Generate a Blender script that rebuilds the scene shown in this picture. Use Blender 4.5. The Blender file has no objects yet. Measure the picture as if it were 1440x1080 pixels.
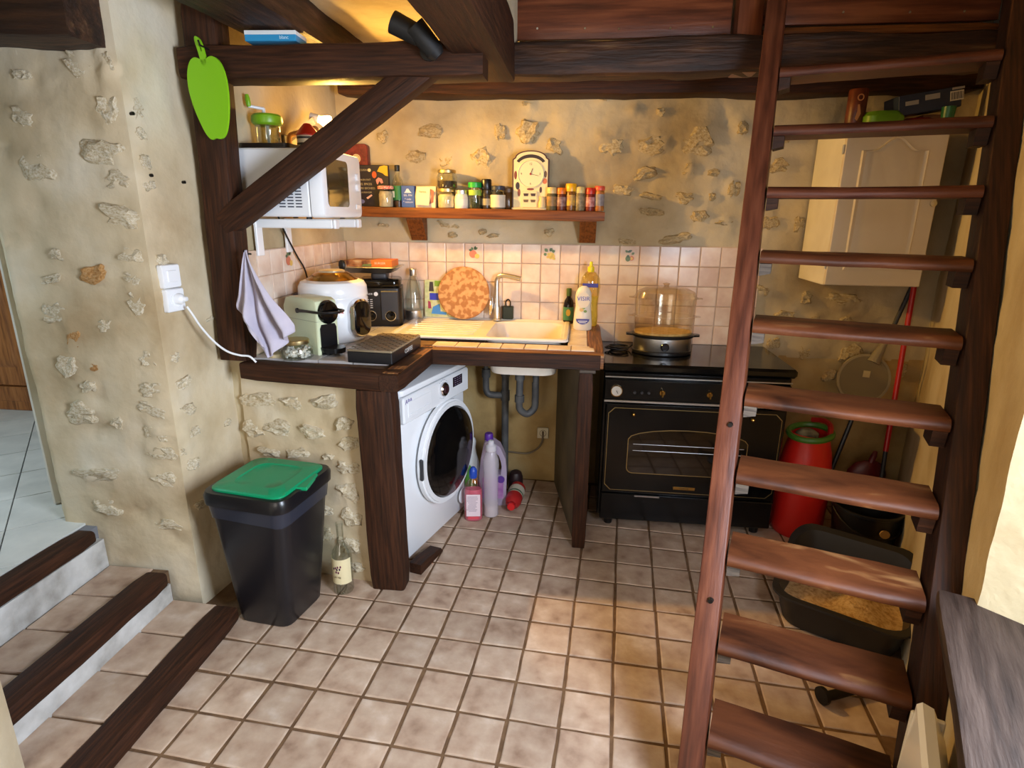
import bpy, math, random
from math import sin, cos, pi, radians, sqrt, atan2
from mathutils import Vector, Matrix, noise
random.seed(7)
SC = bpy.context.scene
COL = SC.collection

# ------------------------------------------------------------------ camera, world, lights, exposure
SC.view_settings.view_transform = 'Standard'
SC.view_settings.look = 'None'
SC.view_settings.gamma = 1.0
SC.view_settings.use_curve_mapping = False
SC.view_settings.exposure = 0.0

CAM_PITCH, CAM_YAW, CAM_ROLL = 0.280715, 0.111094, -0.0108855
def setup_camera():
    cy, sy, cp, sp = cos(CAM_YAW), sin(CAM_YAW), cos(CAM_PITCH), sin(CAM_PITCH)
    fwd = Vector((-sy*cp, cy*cp, -sp)); rt = Vector((cy, sy, 0)); dn = fwd.cross(rt)
    r2 = rt*cos(CAM_ROLL) + dn*sin(CAM_ROLL); d2 = -rt*sin(CAM_ROLL) + dn*cos(CAM_ROLL)
    m = Matrix.Identity(4)
    for i in range(3):
        m[i][0], m[i][1], m[i][2] = r2[i], -d2[i], -fwd[i]
    m[0][3], m[1][3], m[2][3] = 0, 0, 1.615
    cd = bpy.data.cameras.new('camera'); cd.sensor_width = 36; cd.lens = 825.05/1440*36
    cd.clip_start = 0.02
    co = bpy.data.objects.new('camera', cd); co.matrix_world = m
    COL.objects.link(co); SC.camera = co
setup_camera()

W = bpy.data.worlds.new('sky'); SC.world = W; W.use_nodes = True
W.node_tree.nodes['Background'].inputs[0].default_value = (0.62, 0.78, 1.0, 1)
W.node_tree.nodes['Background'].inputs[1].default_value = 0.6

def area(name, loc, direction, sx, sy, power, color):
    l = bpy.data.lights.new(name, 'AREA'); l.shape = 'RECTANGLE'; l.size = sx; l.size_y = sy
    l.energy = power; l.color = color
    o = bpy.data.objects.new(name, l)
    o.location = loc; o.rotation_euler = Vector(direction).to_track_quat('-Z', 'Y').to_euler()
    COL.objects.link(o); return o
# daylight through the window in the right wall, the glazed door behind, the passage room's window
area('window_daylight', (0.93, 0.57, 1.32), (-0.95, 0.26, -0.30), 0.62, 1.0, 118, (0.74, 0.82, 1.0))
area('door_daylight', (-0.7, -1.66, 1.35), (0.02, 1, -0.12), 1.5, 1.7, 38, (1.0, 0.92, 0.82))
area('passage_daylight', (-3.4, 1.3, 1.75), (0.1, 0.55, -1), 0.9, 1.0, 34, (0.66, 0.84, 1.0))
# the reflector bulb of the lamp behind the microwave: a bare glow and a wide beam to the right
WARM = (1.0, 0.55, 0.11)
LB = Vector((-1.19, 2.945, 2.02))
_l = bpy.data.lights.new('lamp_bulb_light', 'POINT'); _l.energy = 4; _l.color = WARM; _l.shadow_soft_size = 0.022
_o = bpy.data.objects.new('lamp_bulb_light', _l); _o.location = LB; COL.objects.link(_o)
_l = bpy.data.lights.new('lamp_beam_light', 'SPOT'); _l.energy = 128; _l.color = WARM; _l.shadow_soft_size = 0.022
_l.spot_size = radians(158); _l.spot_blend = 1.0
_o = bpy.data.objects.new('lamp_beam_light', _l); _o.location = LB+Vector((.005, 0, 0))
_o.rotation_euler = Vector((1, -.42, -.42)).to_track_quat('-Z', 'Y').to_euler(); COL.objects.link(_o)

# ------------------------------------------------------------------ helpers: mesh builder
def rrect(w, d, r, n=4, cx=0, cy=0):
    r = min(r, w/2-1e-5, d/2-1e-5); out = []
    for (sx, sy, a0) in ((1, 1, 0), (-1, 1, pi/2), (-1, -1, pi), (1, -1, 1.5*pi)):
        for i in range(n+1):
            a = a0 + i*pi/2/n
            out.append((cx+sx*(w/2-r)+r*cos(a), cy+sy*(d/2-r)+r*sin(a)))
    return out
def circ(r, n=24, cx=0, cy=0, ry=None):
    return [(cx+r*cos(2*pi*i/n), cy+(ry or r)*sin(2*pi*i/n)) for i in range(n)]

class MB:
    def __init__(s, T=None):
        s.v = []; s.f = []; s.m = []; s.T = T or Matrix.Identity(4)
    def add(s, vs, fs, m=0):
        b = len(s.v)
        s.v += [tuple(s.T @ Vector(v)) for v in vs]
        s.f += [tuple(i+b for i in f) for f in fs]; s.m += [m]*len(fs)
        return s
    def loft(s, loops, m=0, cap0=True, cap1=True, closed=False):
        n = len(loops[0]); vs = [p for L in loops for p in L]; fs = []
        K = len(loops)
        for k in range(K if closed else K-1):
            a, b = k*n, ((k+1) % K)*n
            for i in range(n):
                j = (i+1) % n
                fs.append((a+i, a+j, b+j, b+i))
        if not closed:
            if cap0: fs.append(tuple(range(n-1, -1, -1)))
            if cap1: fs.append(tuple((K-1)*n+i for i in range(n)))
        return s.add(vs, fs, m)
    def box(s, c, size, ch=0.0, m=0, R=None):
        x, y, z = [q/2 for q in size]; c = Vector(c)
        if ch <= 0:
            vs = [(-x,-y,-z),(x,-y,-z),(x,y,-z),(-x,y,-z),(-x,-y,z),(x,-y,z),(x,y,z),(-x,y,z)]
            fs = [(3,2,1,0),(4,5,6,7),(0,1,5,4),(1,2,6,5),(2,3,7,6),(3,0,4,7)]
        else:
            ch = min(ch, x*.98, y*.98, z*.98)
            def L(i, zz): return [(-x+i,-y,zz),(x-i,-y,zz),(x,-y+i,zz),(x,y-i,zz),(x-i,y,zz),(-x+i,y,zz),(-x,y-i,zz),(-x,-y+i,zz)]
            def S(zz): return [(-x+ch,-y+ch,zz),(x-ch,-y+ch,zz),(x-ch,-y+ch,zz),(x-ch,y-ch,zz),(x-ch,y-ch,zz),(-x+ch,y-ch,zz),(-x+ch,y-ch,zz),(-x+ch,-y+ch,zz)]
            def S2(zz):
                i = ch*.999
                return [(-x+ch,-y+ch*.999,zz),(x-ch,-y+ch*.999,zz),(x-ch*.999,-y+ch,zz),(x-ch*.999,y-ch,zz),(x-ch,y-ch*.999,zz),(-x+ch,y-ch*.999,zz),(-x+ch*.999,y-ch,zz),(-x+ch*.999,-y+ch,zz)]
            lo = [S2(-z), L(ch, -z+ch), L(ch, z-ch), S2(z)]
            vs = [p for l in lo for p in l]; fs = []
            for k in range(3):
                for i in range(8):
                    j = (i+1) % 8; fs.append((k*8+i, k*8+j, (k+1)*8+j, (k+1)*8+i))
            fs.append(tuple(range(7, -1, -1))); fs.append(tuple(range(24, 32)))
        vs = [Vector(v) for v in vs]
        if R is not None: vs = [R @ v for v in vs]
        return s.add([v+c for v in vs], fs, m)
    def rbox(s, c, size, r, ch=0.0, m=0, n=4):
        # box rounded about the vertical axis, small chamfer on top and bottom
        w, d, h = size; z0, z1 = c[2]-h/2, c[2]+h/2
        def L(i, z): return [(p[0], p[1], z) for p in rrect(w-2*i, d-2*i, max(r-i, .0005), n, c[0], c[1])]
        if ch > 0: loops = [L(ch, z0), L(ch*.3, z0+ch*.3), L(0, z0+ch), L(0, z1-ch), L(ch*.3, z1-ch*.3), L(ch, z1)]
        else: loops = [L(0, z0), L(0, z1)]
        return s.loft(loops, m)
    def lathe(s, prof, n=24, m=0, M=None, cap0=True, cap1=True):
        M = M or Matrix.Identity(4)
        loops = [[tuple(M @ Vector((r*cos(2*pi*i/n), r*sin(2*pi*i/n), z))) for i in range(n)] for r, z in prof]
        return s.loft(loops, m, cap0, cap1)
    def cyl(s, p0, p1, r0, r1=None, n=16, m=0):
        p0, p1 = Vector(p0), Vector(p1); d = p1-p0
        M = Matrix.Translation(p0) @ d.to_track_quat('Z', 'Y').to_matrix().to_4x4()
        return s.lathe([(r0, 0), (r1 if r1 is not None else r0, d.length)], n, m, M)
    def tube(s, pts, r, n=8, m=0, smooth=0):
        pts = [Vector(p) for p in pts]
        if smooth:
            q = []
            for i in range(len(pts)-1):
                a, b = pts[max(i-1, 0)], pts[i]; c, d = pts[i+1], pts[min(i+2, len(pts)-1)]
                for k in range(smooth):
                    t = k/smooth
                    q.append(.5*((2*b)+(c-a)*t+(2*a-5*b+4*c-d)*t*t+(3*b-3*c+d-a)*t**3))
            if isinstance(r, (list, tuple)): r = [r[i]+(r[i+1]-r[i])*k/smooth for i in range(len(pts)-1) for k in range(smooth)]+[r[-1]]
            pts = q+[pts[-1]]
        loops = []; ref = None
        for i, p in enumerate(pts):
            d = (pts[min(i+1, len(pts)-1)]-pts[max(i-1, 0)]).normalized()
            if ref is None:
                ref = d.orthogonal().normalized()
            ref = (ref-d*ref.dot(d)).normalized(); b = d.cross(ref)
            rr = r[i] if isinstance(r, (list, tuple)) else r
            loops.append([tuple(p+(ref*cos(2*pi*k/n)+b*sin(2*pi*k/n))*rr) for k in range(n)])
        return s.loft(loops, m)
    def prism(s, poly, z0, z1, m=0, M=None):
        M = M or Matrix.Identity(4)
        return s.loft([[tuple(M @ Vector((x, y, z))) for x, y in poly] for z in (z0, z1)], m)
    def ring(s, outer, inner, z0, z1, m=0, M=None):
        M = M or Matrix.Identity(4)
        f = lambda P, z: [tuple(M @ Vector((x, y, z))) for x, y in P]
        return s.loft([f(outer, z0), f(outer, z1), f(inner, z1), f(inner, z0)], m, closed=True)
    def build(s, name, mats, parent=None, angle=35, M=None):
        me = bpy.data.meshes.new(name); me.from_pydata(s.v, [], s.f)
        if not isinstance(mats, (list, tuple)): mats = [mats]
        for q in mats: me.materials.append(q)
        for p, i in zip(me.polygons, s.m): p.material_index = i
        for p in me.polygons: p.use_smooth = True
        me.set_sharp_from_angle(angle=radians(angle))
        me.update()
        return link(name, me, parent, M)

WM = {}   # world matrices of the objects made so far
def link(name, data, parent=None, M=None):
    o = bpy.data.objects.new(name, data); COL.objects.link(o)
    M = M or Matrix.Identity(4)
    o.matrix_basis = M
    if parent is not None:
        o.parent = parent; WM[o] = WM[parent] @ M
    else: WM[o] = M
    return o
def linkw(name, data, parent, Mw):
    """link with a world matrix under a parent"""
    return link(name, data, parent, (WM[parent].inverted() @ Mw) if parent is not None else Mw)
def tag(o, label, cat, group=None):
    o['label'] = label; o['category'] = cat
    if group: o['group'] = group
    return o
def thing(name, label, cat, loc, rz=0, group=None, M=None):
    o = link(name, None, None, M or (Matrix.Translation(loc) @ Matrix.Rotation(rz, 4, 'Z')))
    o.empty_display_size = .05
    return tag(o, label, cat, group)
def struct(o):
    o['kind'] = 'structure'; return o
def stuff(o):
    o['kind'] = 'stuff'; return o
def dup(o, parent, M):
    c = o.copy(); COL.objects.link(c); c.parent = parent; c.matrix_basis = M
    WM[c] = (WM[parent] @ M) if parent else M
    return c
def frame(origin, x, y):
    x = Vector(x).normalized(); y = Vector(y); y = (y-x*y.dot(x)).normalized(); z = x.cross(y)
    M = Matrix.Identity(4)
    for i in range(3): M[i][0], M[i][1], M[i][2], M[i][3] = x[i], y[i], z[i], origin[i]
    return M
FRONT = frame((0, 0, 0), (1, 0, 0), (0, 0, 1))   # drawing plane that faces local -Y
def front(x, y, z): return Matrix.Translation((x, y, z)) @ FRONT
def text(name, body, size, M, m, parent=None, extrude=.0004, align='CENTER', sx=1):
    c = bpy.data.curves.new('t', 'FONT'); c.body = body; c.size = size; c.extrude = extrude
    c.align_x = align; c.align_y = 'CENTER'; c.resolution_u = 2
    o = bpy.data.objects.new('t', c); COL.objects.link(o)
    dg = bpy.context.evaluated_depsgraph_get()
    me = bpy.data.meshes.new_from_object(o.evaluated_get(dg))
    bpy.data.objects.remove(o); bpy.data.curves.remove(c)
    me.name = name; me.materials.clear(); me.materials.append(m)
    return link(name, me, parent, M @ Matrix.Diagonal((sx, 1, 1, 1)))

# ------------------------------------------------------------------ helpers: materials
def S(h):
    """sRGB 0-255 triple to linear"""
    return tuple(((c/255)/12.92 if c/255 <= .04045 else ((c/255+.055)/1.055)**2.4) for c in h)+(1,)
def new_mat(name):
    m = bpy.data.materials.new(name); m.use_nodes = True
    nt = m.node_tree; return m, nt, nt.nodes['Principled BSDF']
def plain(name, c, rough=.5, metal=0, spec=.5, emit=None, es=0, coat=0):
    m, nt, b = new_mat(name)
    b.inputs['Base Color'].default_value = S(c); b.inputs['Roughness'].default_value = rough
    b.inputs['Metallic'].default_value = metal; b.inputs['Specular IOR Level'].default_value = spec
    b.inputs['Coat Weight'].default_value = coat
    if emit: b.inputs['Emission Color'].default_value = S(emit); b.inputs['Emission Strength'].default_value = es
    return m
def mottled(name, cols, scale=6, rough=.6, bump=0.0, bscale=None, stretch=(1, 1, 1), detail=5, rnd=0.0, metal=0, spec=.4, pos=None, rvar=0, bdist=.01, distort=0.0, coat=0):
    """noise-mixed colours (list of sRGB) with fine relief; rnd = brightness change per object"""
    m, nt, b = new_mat(name); N, L = nt.nodes, nt.links
    tc = N.new('ShaderNodeTexCoord'); mp = N.new('ShaderNodeMapping'); mp.inputs['Scale'].default_value = stretch
    oi = N.new('ShaderNodeObjectInfo'); sc = N.new('ShaderNodeVectorMath'); sc.operation = 'SCALE'
    cb = N.new('ShaderNodeCombineXYZ')
    for i in range(3): L.new(oi.outputs['Random'], cb.inputs[i])
    L.new(cb.outputs[0], sc.inputs[0]); sc.inputs['Scale'].default_value = 9.0 if rnd else 0.0
    ad = N.new('ShaderNodeVectorMath'); L.new(tc.outputs['Object'], mp.inputs[0])
    L.new(mp.outputs[0], ad.inputs[0]); L.new(sc.outputs[0], ad.inputs[1])
    nz = N.new('ShaderNodeTexNoise'); nz.inputs['Scale'].default_value = scale; nz.inputs['Detail'].default_value = detail
    nz.inputs['Distortion'].default_value = distort
    L.new(ad.outputs[0], nz.inputs['Vector'])
    cr = N.new('ShaderNodeValToRGB'); e = cr.color_ramp.elements
    n = len(cols); P = pos or [.32+.36*i/(n-1) for i in range(n)]
    e[0].position = P[0]; e[0].color = S(cols[0]); e[1].position = P[-1]; e[1].color = S(cols[-1])
    for i in range(1, n-1):
        q = e.new(P[i]); q.color = S(cols[i])
    L.new(nz.outputs['Fac'], cr.inputs[0]); last = cr.outputs[0]
    if rnd:
        hv = N.new('ShaderNodeHueSaturation'); mr = N.new('ShaderNodeMapRange')
        mr.inputs['To Min'].default_value = 1-rnd; mr.inputs['To Max'].default_value = 1+rnd
        L.new(oi.outputs['Random'], mr.inputs['Value']); L.new(mr.outputs[0], hv.inputs['Value'])
        L.new(last, hv.inputs['Color']); last = hv.outputs[0]
    L.new(last, b.inputs['Base Color'])
    b.inputs['Roughness'].default_value = rough; b.inputs['Metallic'].default_value = metal
    b.inputs['Specular IOR Level'].default_value = spec; b.inputs['Coat Weight'].default_value = coat
    if rvar:
        mr2 = N.new('ShaderNodeMapRange'); mr2.inputs['To Min'].default_value = rough-rvar; mr2.inputs['To Max'].default_value = rough+rvar
        L.new(nz.outputs['Fac'], mr2.inputs['Value']); L.new(mr2.outputs[0], b.inputs['Roughness'])
    if bump:
        n2 = N.new('ShaderNodeTexNoise'); n2.inputs['Scale'].default_value = bscale or scale*4; n2.inputs['Detail'].default_value = 6
        L.new(ad.outputs[0], n2.inputs['Vector'])
        bp = N.new('ShaderNodeBump'); bp.inputs['Strength'].default_value = bump; bp.inputs['Distance'].default_value = bdist
        L.new(n2.outputs['Fac'], bp.inputs['Height']); L.new(bp.outputs[0], b.inputs['Normal'])
    return m
def clear(name, tint=(255, 255, 255), gloss=.12, rough=.02):
    """thin clear glass or plastic: mostly lets light through, some mirror"""
    m, nt, b = new_mat(name); N, L = nt.nodes, nt.links; out = N['Material Output']
    t = N.new('ShaderNodeBsdfTransparent'); t.inputs[0].default_value = S(tint)
    g = N.new('ShaderNodeBsdfGlossy'); g.inputs['Roughness'].default_value = rough
    lw = N.new('ShaderNodeLayerWeight'); lw.inputs['Blend'].default_value = .25
    mr = N.new('ShaderNodeMapRange'); mr.inputs['To Min'].default_value = gloss*.45; mr.inputs['To Max'].default_value = min(gloss*4, .8)
    L.new(lw.outputs['Facing'], mr.inputs['Value'])
    mx = N.new('ShaderNodeMixShader'); L.new(mr.outputs[0], mx.inputs[0]); L.new(t.outputs[0], mx.inputs[1]); L.new(g.outputs[0], mx.inputs[2])
    L.new(mx.outputs[0], out.inputs['Surface'])
    return m
def milky(name, c, alpha=.6, rough=.3):
    """translucent plastic"""
    m, nt, b = new_mat(name)
    b.inputs['Base Color'].default_value = S(c); b.inputs['Roughness'].default_value = rough; b.inputs['Alpha'].default_value = alpha
    return m
GR = (1.2, 22, 22)   # wood grain along local X
plaster = mottled('lime_plaster', [(164, 144, 108), (190, 174, 140), (200, 188, 160)], 2.2, .9, .4, 22, detail=7, bdist=.014)
plaster_pier = mottled('pier_plaster', [(172, 150, 114), (203, 186, 154), (216, 206, 184)], 2.4, .9, .4, 20, detail=7, bdist=.012)
plaster_ochre = mottled('ochre_plaster', [(140, 112, 66), (180, 150, 96), (196, 172, 122)], 3.2, .9, .4, 22, detail=7, bdist=.012)
stone_m = mottled('limestone', [(156, 134, 92), (188, 168, 126), (204, 190, 156)], 7, .92, .5, 16, detail=5, rnd=.05, bdist=.012)
stone_w = mottled('pale_limestone', [(176, 156, 122), (204, 190, 160), (219, 210, 190)], 7, .92, .5, 16, detail=5, rnd=.05, bdist=.012)
stone_r = mottled('ochre_stone', [(150, 104, 54), (182, 136, 80), (192, 156, 110)], 7, .92, .5, 16, rnd=.06, bdist=.012)
wood_dark = mottled('dark_oak', [(36, 19, 9), (52, 28, 14), (68, 38, 20)], 5, .62, .3, 12, GR, 6, rnd=.08, bdist=.005, rvar=.1, spec=.25)
wood_old = mottled('old_dark_oak', [(30, 16, 10), (50, 29, 17), (74, 46, 28), (116, 88, 58)], 4, .6, .6, 9, (1, 9, 9), 7, rnd=.08, pos=[.3, .48, .64, .8], bdist=.012)
wood_red = mottled('stained_pine', [(64, 30, 17), (88, 45, 27), (104, 58, 37)], 4, .5, .2, 14, (1.2, 12, 12), 6, rnd=.08, bdist=.004, rvar=.1, spec=.3)
wood_worn = mottled('worn_stair_tread', [(46, 22, 11), (80, 42, 21), (100, 55, 28), (164, 120, 74)], 3.2, .5, .3, 16, (1, 3.2, 3.2), 9, rnd=.15, pos=[.3, .46, .62, .76], bdist=.005, rvar=.14, distort=.6, spec=.3)
wood_shelf = mottled('shelf_pine', [(84, 44, 14), (112, 62, 22), (128, 74, 30)], 4, .5, .2, 14, GR, 6, rnd=.05, bdist=.004, spec=.3)
wood_panel = mottled('varnished_boards', [(74, 36, 20), (104, 54, 32), (128, 72, 44)], 3, .3, .15, 14, (1, 14, 14), 5, rnd=.1, bdist=.004)
wood_edge = mottled('worn_worktop_edge', [(70, 38, 18), (120, 74, 38), (164, 116, 66)], 4, .5, .4, 14, GR, 6, rnd=.08, bdist=.006)
wood_sill = mottled('sill_oak', [(34, 26, 23), (52, 41, 36), (66, 54, 48)], 4, .6, .4, 14, (1.2, 10, 10), 6, bdist=.006, spec=.3)
raw_wood = mottled('raw_wood', [(72, 64, 58), (100, 90, 80), (112, 100, 88)], 6, .75, .3, 20, GR, 5, rnd=.15, spec=.2)
floor_tile_m = mottled('floor_tile', [(140, 112, 92), (178, 152, 130), (194, 171, 149), (212, 194, 176)], 13, .5, .3, 55, detail=8, rnd=.1, pos=[.22, .42, .6, .76], bdist=.004, rvar=.1, spec=.45)
grout_m = mottled('grout', [(92, 68, 46), (124, 96, 68)], 20, .95, .3, 60)
wall_tile_m = mottled('wall_tile', [(212, 182, 162), (226, 202, 182), (234, 218, 202)], 9, .25, .04, 20, detail=4, rnd=.035, spec=.45)
grout_w = mottled('wall_grout', [(200, 172, 148), (216, 192, 168)], 20, .9)
top_tile_m = mottled('worktop_tile', [(206, 182, 152), (222, 202, 176), (230, 214, 192)], 12, .3, .05, 20, rnd=.05)
white_plastic = plain('white_plastic', (232, 234, 236), .35)
white_enamel = plain('white_enamel', (236, 238, 240), .22, coat=.3)
white_paint = mottled('white_paint', [(214, 208, 196), (230, 226, 216)], 5, .5)
black_plastic = plain('black_plastic', (16, 16, 18), .35)
black_gloss = plain('black_gloss', (8, 8, 9), .1)
black_enamel = mottled('black_enamel', [(8, 8, 9), (18, 17, 16)], 5, .22, rvar=.08)
dark_grey = plain('dark_grey_plastic', (42, 42, 46), .45)
chrome = plain('chrome', (225, 225, 228), .08, 1)
steel = plain('brushed_steel', (206, 204, 200), .34, 1)
brass = plain('brass', (200, 160, 84), .25, 1)
iron = plain('dark_iron', (40, 36, 32), .5, .7)
gold_lid = plain('gold_lid', (196, 176, 128), .35, 1)
glass = clear('clear_glass', (240, 244, 240), .19)
glass_green = clear('green_glass', (70, 110, 60), .14)
# ------------------------------------------------------------------ the room shell
def sample(pts, step):
    out = []
    for (a, b) in zip(pts, pts[1:]):
        n = max(1, int(round((Vector(b)-Vector(a)).length/step)))
        out += [Vector(a).lerp(Vector(b), i/n) for i in range(n)]
    return out+[Vector(pts[-1])]
def wall(name, pts, z0, z1, mat, step=.04, amp=.006, thick=.2, seed=0, zstep=None, back=None, round_=0, lumps=()):
    """a plastered wall along a plan path; its front is to the right of the path"""
    P = sample([(x, y) for x, y in pts], step)
    for _ in range(round_):
        P = [P[0]]+[(P[i-1]+P[i]*2+P[i+1])/4 for i in range(1, len(P)-1)]+[P[-1]]
    nrm = []
    for i in range(len(P)):
        d = (P[min(i+1, len(P)-1)]-P[max(i-1, 0)]).normalized(); nrm.append(Vector((d.y, -d.x)))
    if back is None:
        back = []
        V = [Vector(p) for p in pts]
        for i in range(len(V)):
            d = (V[min(i+1, len(V)-1)]-V[max(i-1, 0)]).normalized()
            back.append(V[i]-Vector((d.y, -d.x))*thick)
    nz = max(1, int(round((z1-z0)/(zstep or step))))
    loops = []
    for k in range(nz+1):
        z = z0+(z1-z0)*k/nz; L = []
        for p, n in zip(P, nrm):
            q = Vector((p.x, p.y, z))+Vector((seed*7.3, seed*3.1, 0))
            h = noise.noise(q*2.2)*1.2+noise.noise(q*6)*.8+noise.noise(q*15)*.45+noise.noise(q*33)*.22
            h *= amp
            for (lx, ly, lz, lwid, lh, up_) in lumps:
                dx = ((p.x-lx)**2+(p.y-ly)**2)/(lwid*.62)**2; dz = ((z-lz)/(lh*.72))**2
                if dx+dz < 5: h += up_*math.exp(-(dx+dz)*1.1)*(1+.9*noise.noise(q*22)+.5*noise.noise(q*47))
            L.append((p.x+n.x*h, p.y+n.y*h, z))
        L += [(b[0], b[1], z) for b in reversed(back)]
        loops.append(L)
    m = MB(); m.loft(loops)
    return struct(m.build(name, mat, angle=60))

STONES = []
def stone_mesh(seed):
    import bmesh
    bm = bmesh.new(); bmesh.ops.create_icosphere(bm, subdivisions=3, radius=1)
    for v in bm.verts:
        d = v.co.normalized(); k = max(abs(d.x), abs(d.z), abs(d.y)*.8)
        q = d*1.6+Vector((seed*5.1, 0, 0))
        h = noise.noise(q)*.34+noise.noise(q*2.7)*.2+noise.noise(q*6)*.12
        v.co = d*(.62+.38/k*.8)*(.86+h)
        # crag: step facets
        v.co.y = round(v.co.y*3.5+noise.noise(q*3)*.8)/3.5*.55+v.co.y*.45
    me = bpy.data.meshes.new('stone'); bm.to_mesh(me); bm.free()
    for p in me.polygons: p.use_smooth = True
    me.set_sharp_from_angle(angle=radians(38))
    return me
STONES = [stone_mesh(i) for i in range(7)]
def stone(parent, x, y, z, w, h, rz, mat, proud=.010, deep=.03):
    me = random.choice(STONES).copy() if False else STONES[random.randrange(7)]
    key = (me.name, mat.name)
    if key not in stone.cache:
        c = me.copy(); c.materials.append(mat); stone.cache[key] = c
    s = Vector((w*.6, deep, h*.62))
    M = Matrix.Translation((x, y, z)) @ Matrix.Rotation(rz, 4, 'Z') @ Matrix.Rotation(random.uniform(-.25, .25), 4, 'Y') @ Matrix.Translation((0, deep*.86-proud, 0)) @ Matrix.Diagonal((s.x*random.choice((1, -1)), s.y, s.z*random.choice((1, -1)), 1))
    return link('stone', stone.cache[key], parent, M)
stone.cache = {}

YB = 3.42
BACK = [(0.14, 1.98, 0.14, 0.11), (0.36, 1.98, 0.16, 0.09), (0.26, 2.15, 0.07, 0.04), (0.39, 2.14, 0.05, 0.04), (0.6, 2.0, 0.18, 0.14), (0.09, 2.21, 0.05, 0.03), (0.33, 1.84, 0.14, 0.06), (0.56, 1.86, 0.08, 0.06), (0.69, 1.84, 0.07, 0.04), (0.22, 1.75, 0.12, 0.06), (0.37, 1.72, 0.13, 0.04), (0.55, 1.71, 0.11, 0.06), (0.69, 1.72, 0.04, 0.04), (0.8, 1.76, 0.07, 0.09), (0.81, 2.06, 0.06, 0.06), (1.02, 1.88, 0.11, 0.07), (1.01, 2.0, 0.09, 0.04), (0.37, 1.64, 0.14, 0.05), (0.64, 1.62, 0.1, 0.07), (0.77, 1.59, 0.11, 0.04), (1.01, 1.59, 0.1, 0.07), (1.16, 1.58, 0.07, 0.1), (0.25, 1.48, 0.1, 0.04), (0.52, 1.5, 0.18, 0.05), (-0.84, 2.05, 0.15, 0.07), (-0.46, 2.05, 0.07, 0.09), (-0.31, 2.05, 0.13, 0.14), (-0.16, 1.97, 0.09, 0.07), (-0.94, 1.92, 0.13, 0.07), (-0.76, 1.9, 0.1, 0.08), (-0.56, 1.91, 0.12, 0.12), (-1.12, 2.02, 0.07, 0.06), (-0.31, 2.18, 0.08, 0.03), (-0.76, 1.56, 0.13, 0.05), (-0.56, 1.52, 0.05, 0.03), (-0.5, 1.5, 0.08, 0.03), (-0.18, 1.52, 0.06, 0.04), (-0.73, 1.5, 0.05, 0.03), (-1.14, 1.55, 0.06, 0.03), (1.01, 1.23, 0.08, 0.05), (1.15, 1.09, 0.12, 0.07), (1.25, 1.19, 0.07, 0.07), (1.45, 1.19, 0.21, 0.08), (1.48, 1.07, 0.09, 0.06), (1.11, 0.93, 0.08, 0.08), (1.28, 0.88, 0.09, 0.07), (1.54, 0.87, 0.13, 0.12), (1.44, 0.75, 0.08, 0.06), (1.31, 1.08, 0.05, 0.03), (1.82, 0.8, 0.05, 0.08)]
PIER = [(-1.67, 2.08, 0.14, 0.09), (-1.57, 2.08, 0.06, 0.08), (-1.6, 1.94, 0.1, 0.11), (-1.91, 1.92, 0.09, 0.07), (-1.89, 2.05, 0.06, 0.04), (-1.9, 1.75, 0.12, 0.09), (-1.64, 1.81, 0.15, 0.08), (-1.6, 1.72, 0.11, 0.06), (-1.62, 1.6, 0.14, 0.07), (-1.76, 1.39, 0.13, 0.08), (-1.89, 1.46, 0.06, 0.04), (-1.93, 1.37, 0.1, 0.04), (-1.6, 1.46, 0.09, 0.05), (-1.6, 1.38, 0.1, 0.05), (-1.6, 1.29, 0.1, 0.09), (-1.94, 1.24, 0.12, 0.09), (-1.74, 1.2, 0.1, 0.06), (-1.6, 1.08, 0.09, 0.07), (-1.94, 1.04, 0.1, 0.1), (-1.6, 0.96, 0.12, 0.07), (-1.61, 0.88, 0.14, 0.06), (-1.92, 0.85, 0.14, 0.09), (-1.77, 0.82, 0.06, 0.06), (-1.61, 0.78, 0.12, 0.08), (-1.6, 0.7, 0.14, 0.07), (-1.91, 0.59, 0.2, 0.06), (-1.61, 0.59, 0.12, 0.07), (-1.89, 0.44, 0.12, 0.07), (-1.62, 0.38, 0.15, 0.05), (-1.89, 1.15, 0.06, 0.07), (-1.83, 1.04, 0.04, 0.03), (-1.87, 0.96, 0.07, 0.05)]
PIER_SIDE = [(2.03, 1.95, 0.06, 0.07), (2.03, 1.87, 0.05, 0.05), (2.03, 1.78, 0.05, 0.06), (2.03, 1.70, 0.06, 0.04), (2.04, 1.44, 0.06, 0.05), (2.03, 1.33, 0.07, 0.05), (2.24, 1.19, 0.06, 0.02), (2.02, 1.08, 0.07, 0.05), (2.04, 0.97, 0.1, 0.06), (2.05, .86, .1, .05), (2.06, .76, .08, .05), (2.04, .63, .08, .06), (2.26, 0.73, 0.05, 0.03), (2.05, .45, .09, .05)]
LOWS = [(-1.36, 0.83, 0.19, 0.08), (-1.2, 0.83, 0.12, 0.06), (-1.04, 0.85, 0.14, 0.06), (-1.41, 0.69, 0.12, 0.08), (-1.28, 0.71, 0.15, 0.07), (-1.12, 0.71, 0.14, 0.07), (-0.96, 0.76, 0.1, 0.07), (-1.34, 0.59, 0.11, 0.04), (-0.95, 0.67, 0.11, 0.07), (-0.96, 0.56, 0.12, 0.07), (-0.96, 0.44, 0.12, 0.1), (-0.96, 0.32, 0.11, 0.09), (-0.98, 0.18, 0.1, 0.08), (-0.96, 0.07, 0.1, 0.05), (-1.05, 0.60, 0.06, 0.03), (-1.2, .6, .12, .06), (-1.12, .47, .12, .07), (-1.1, .34, .1, .07), (-1.12, .2, .12, .07)]

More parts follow.
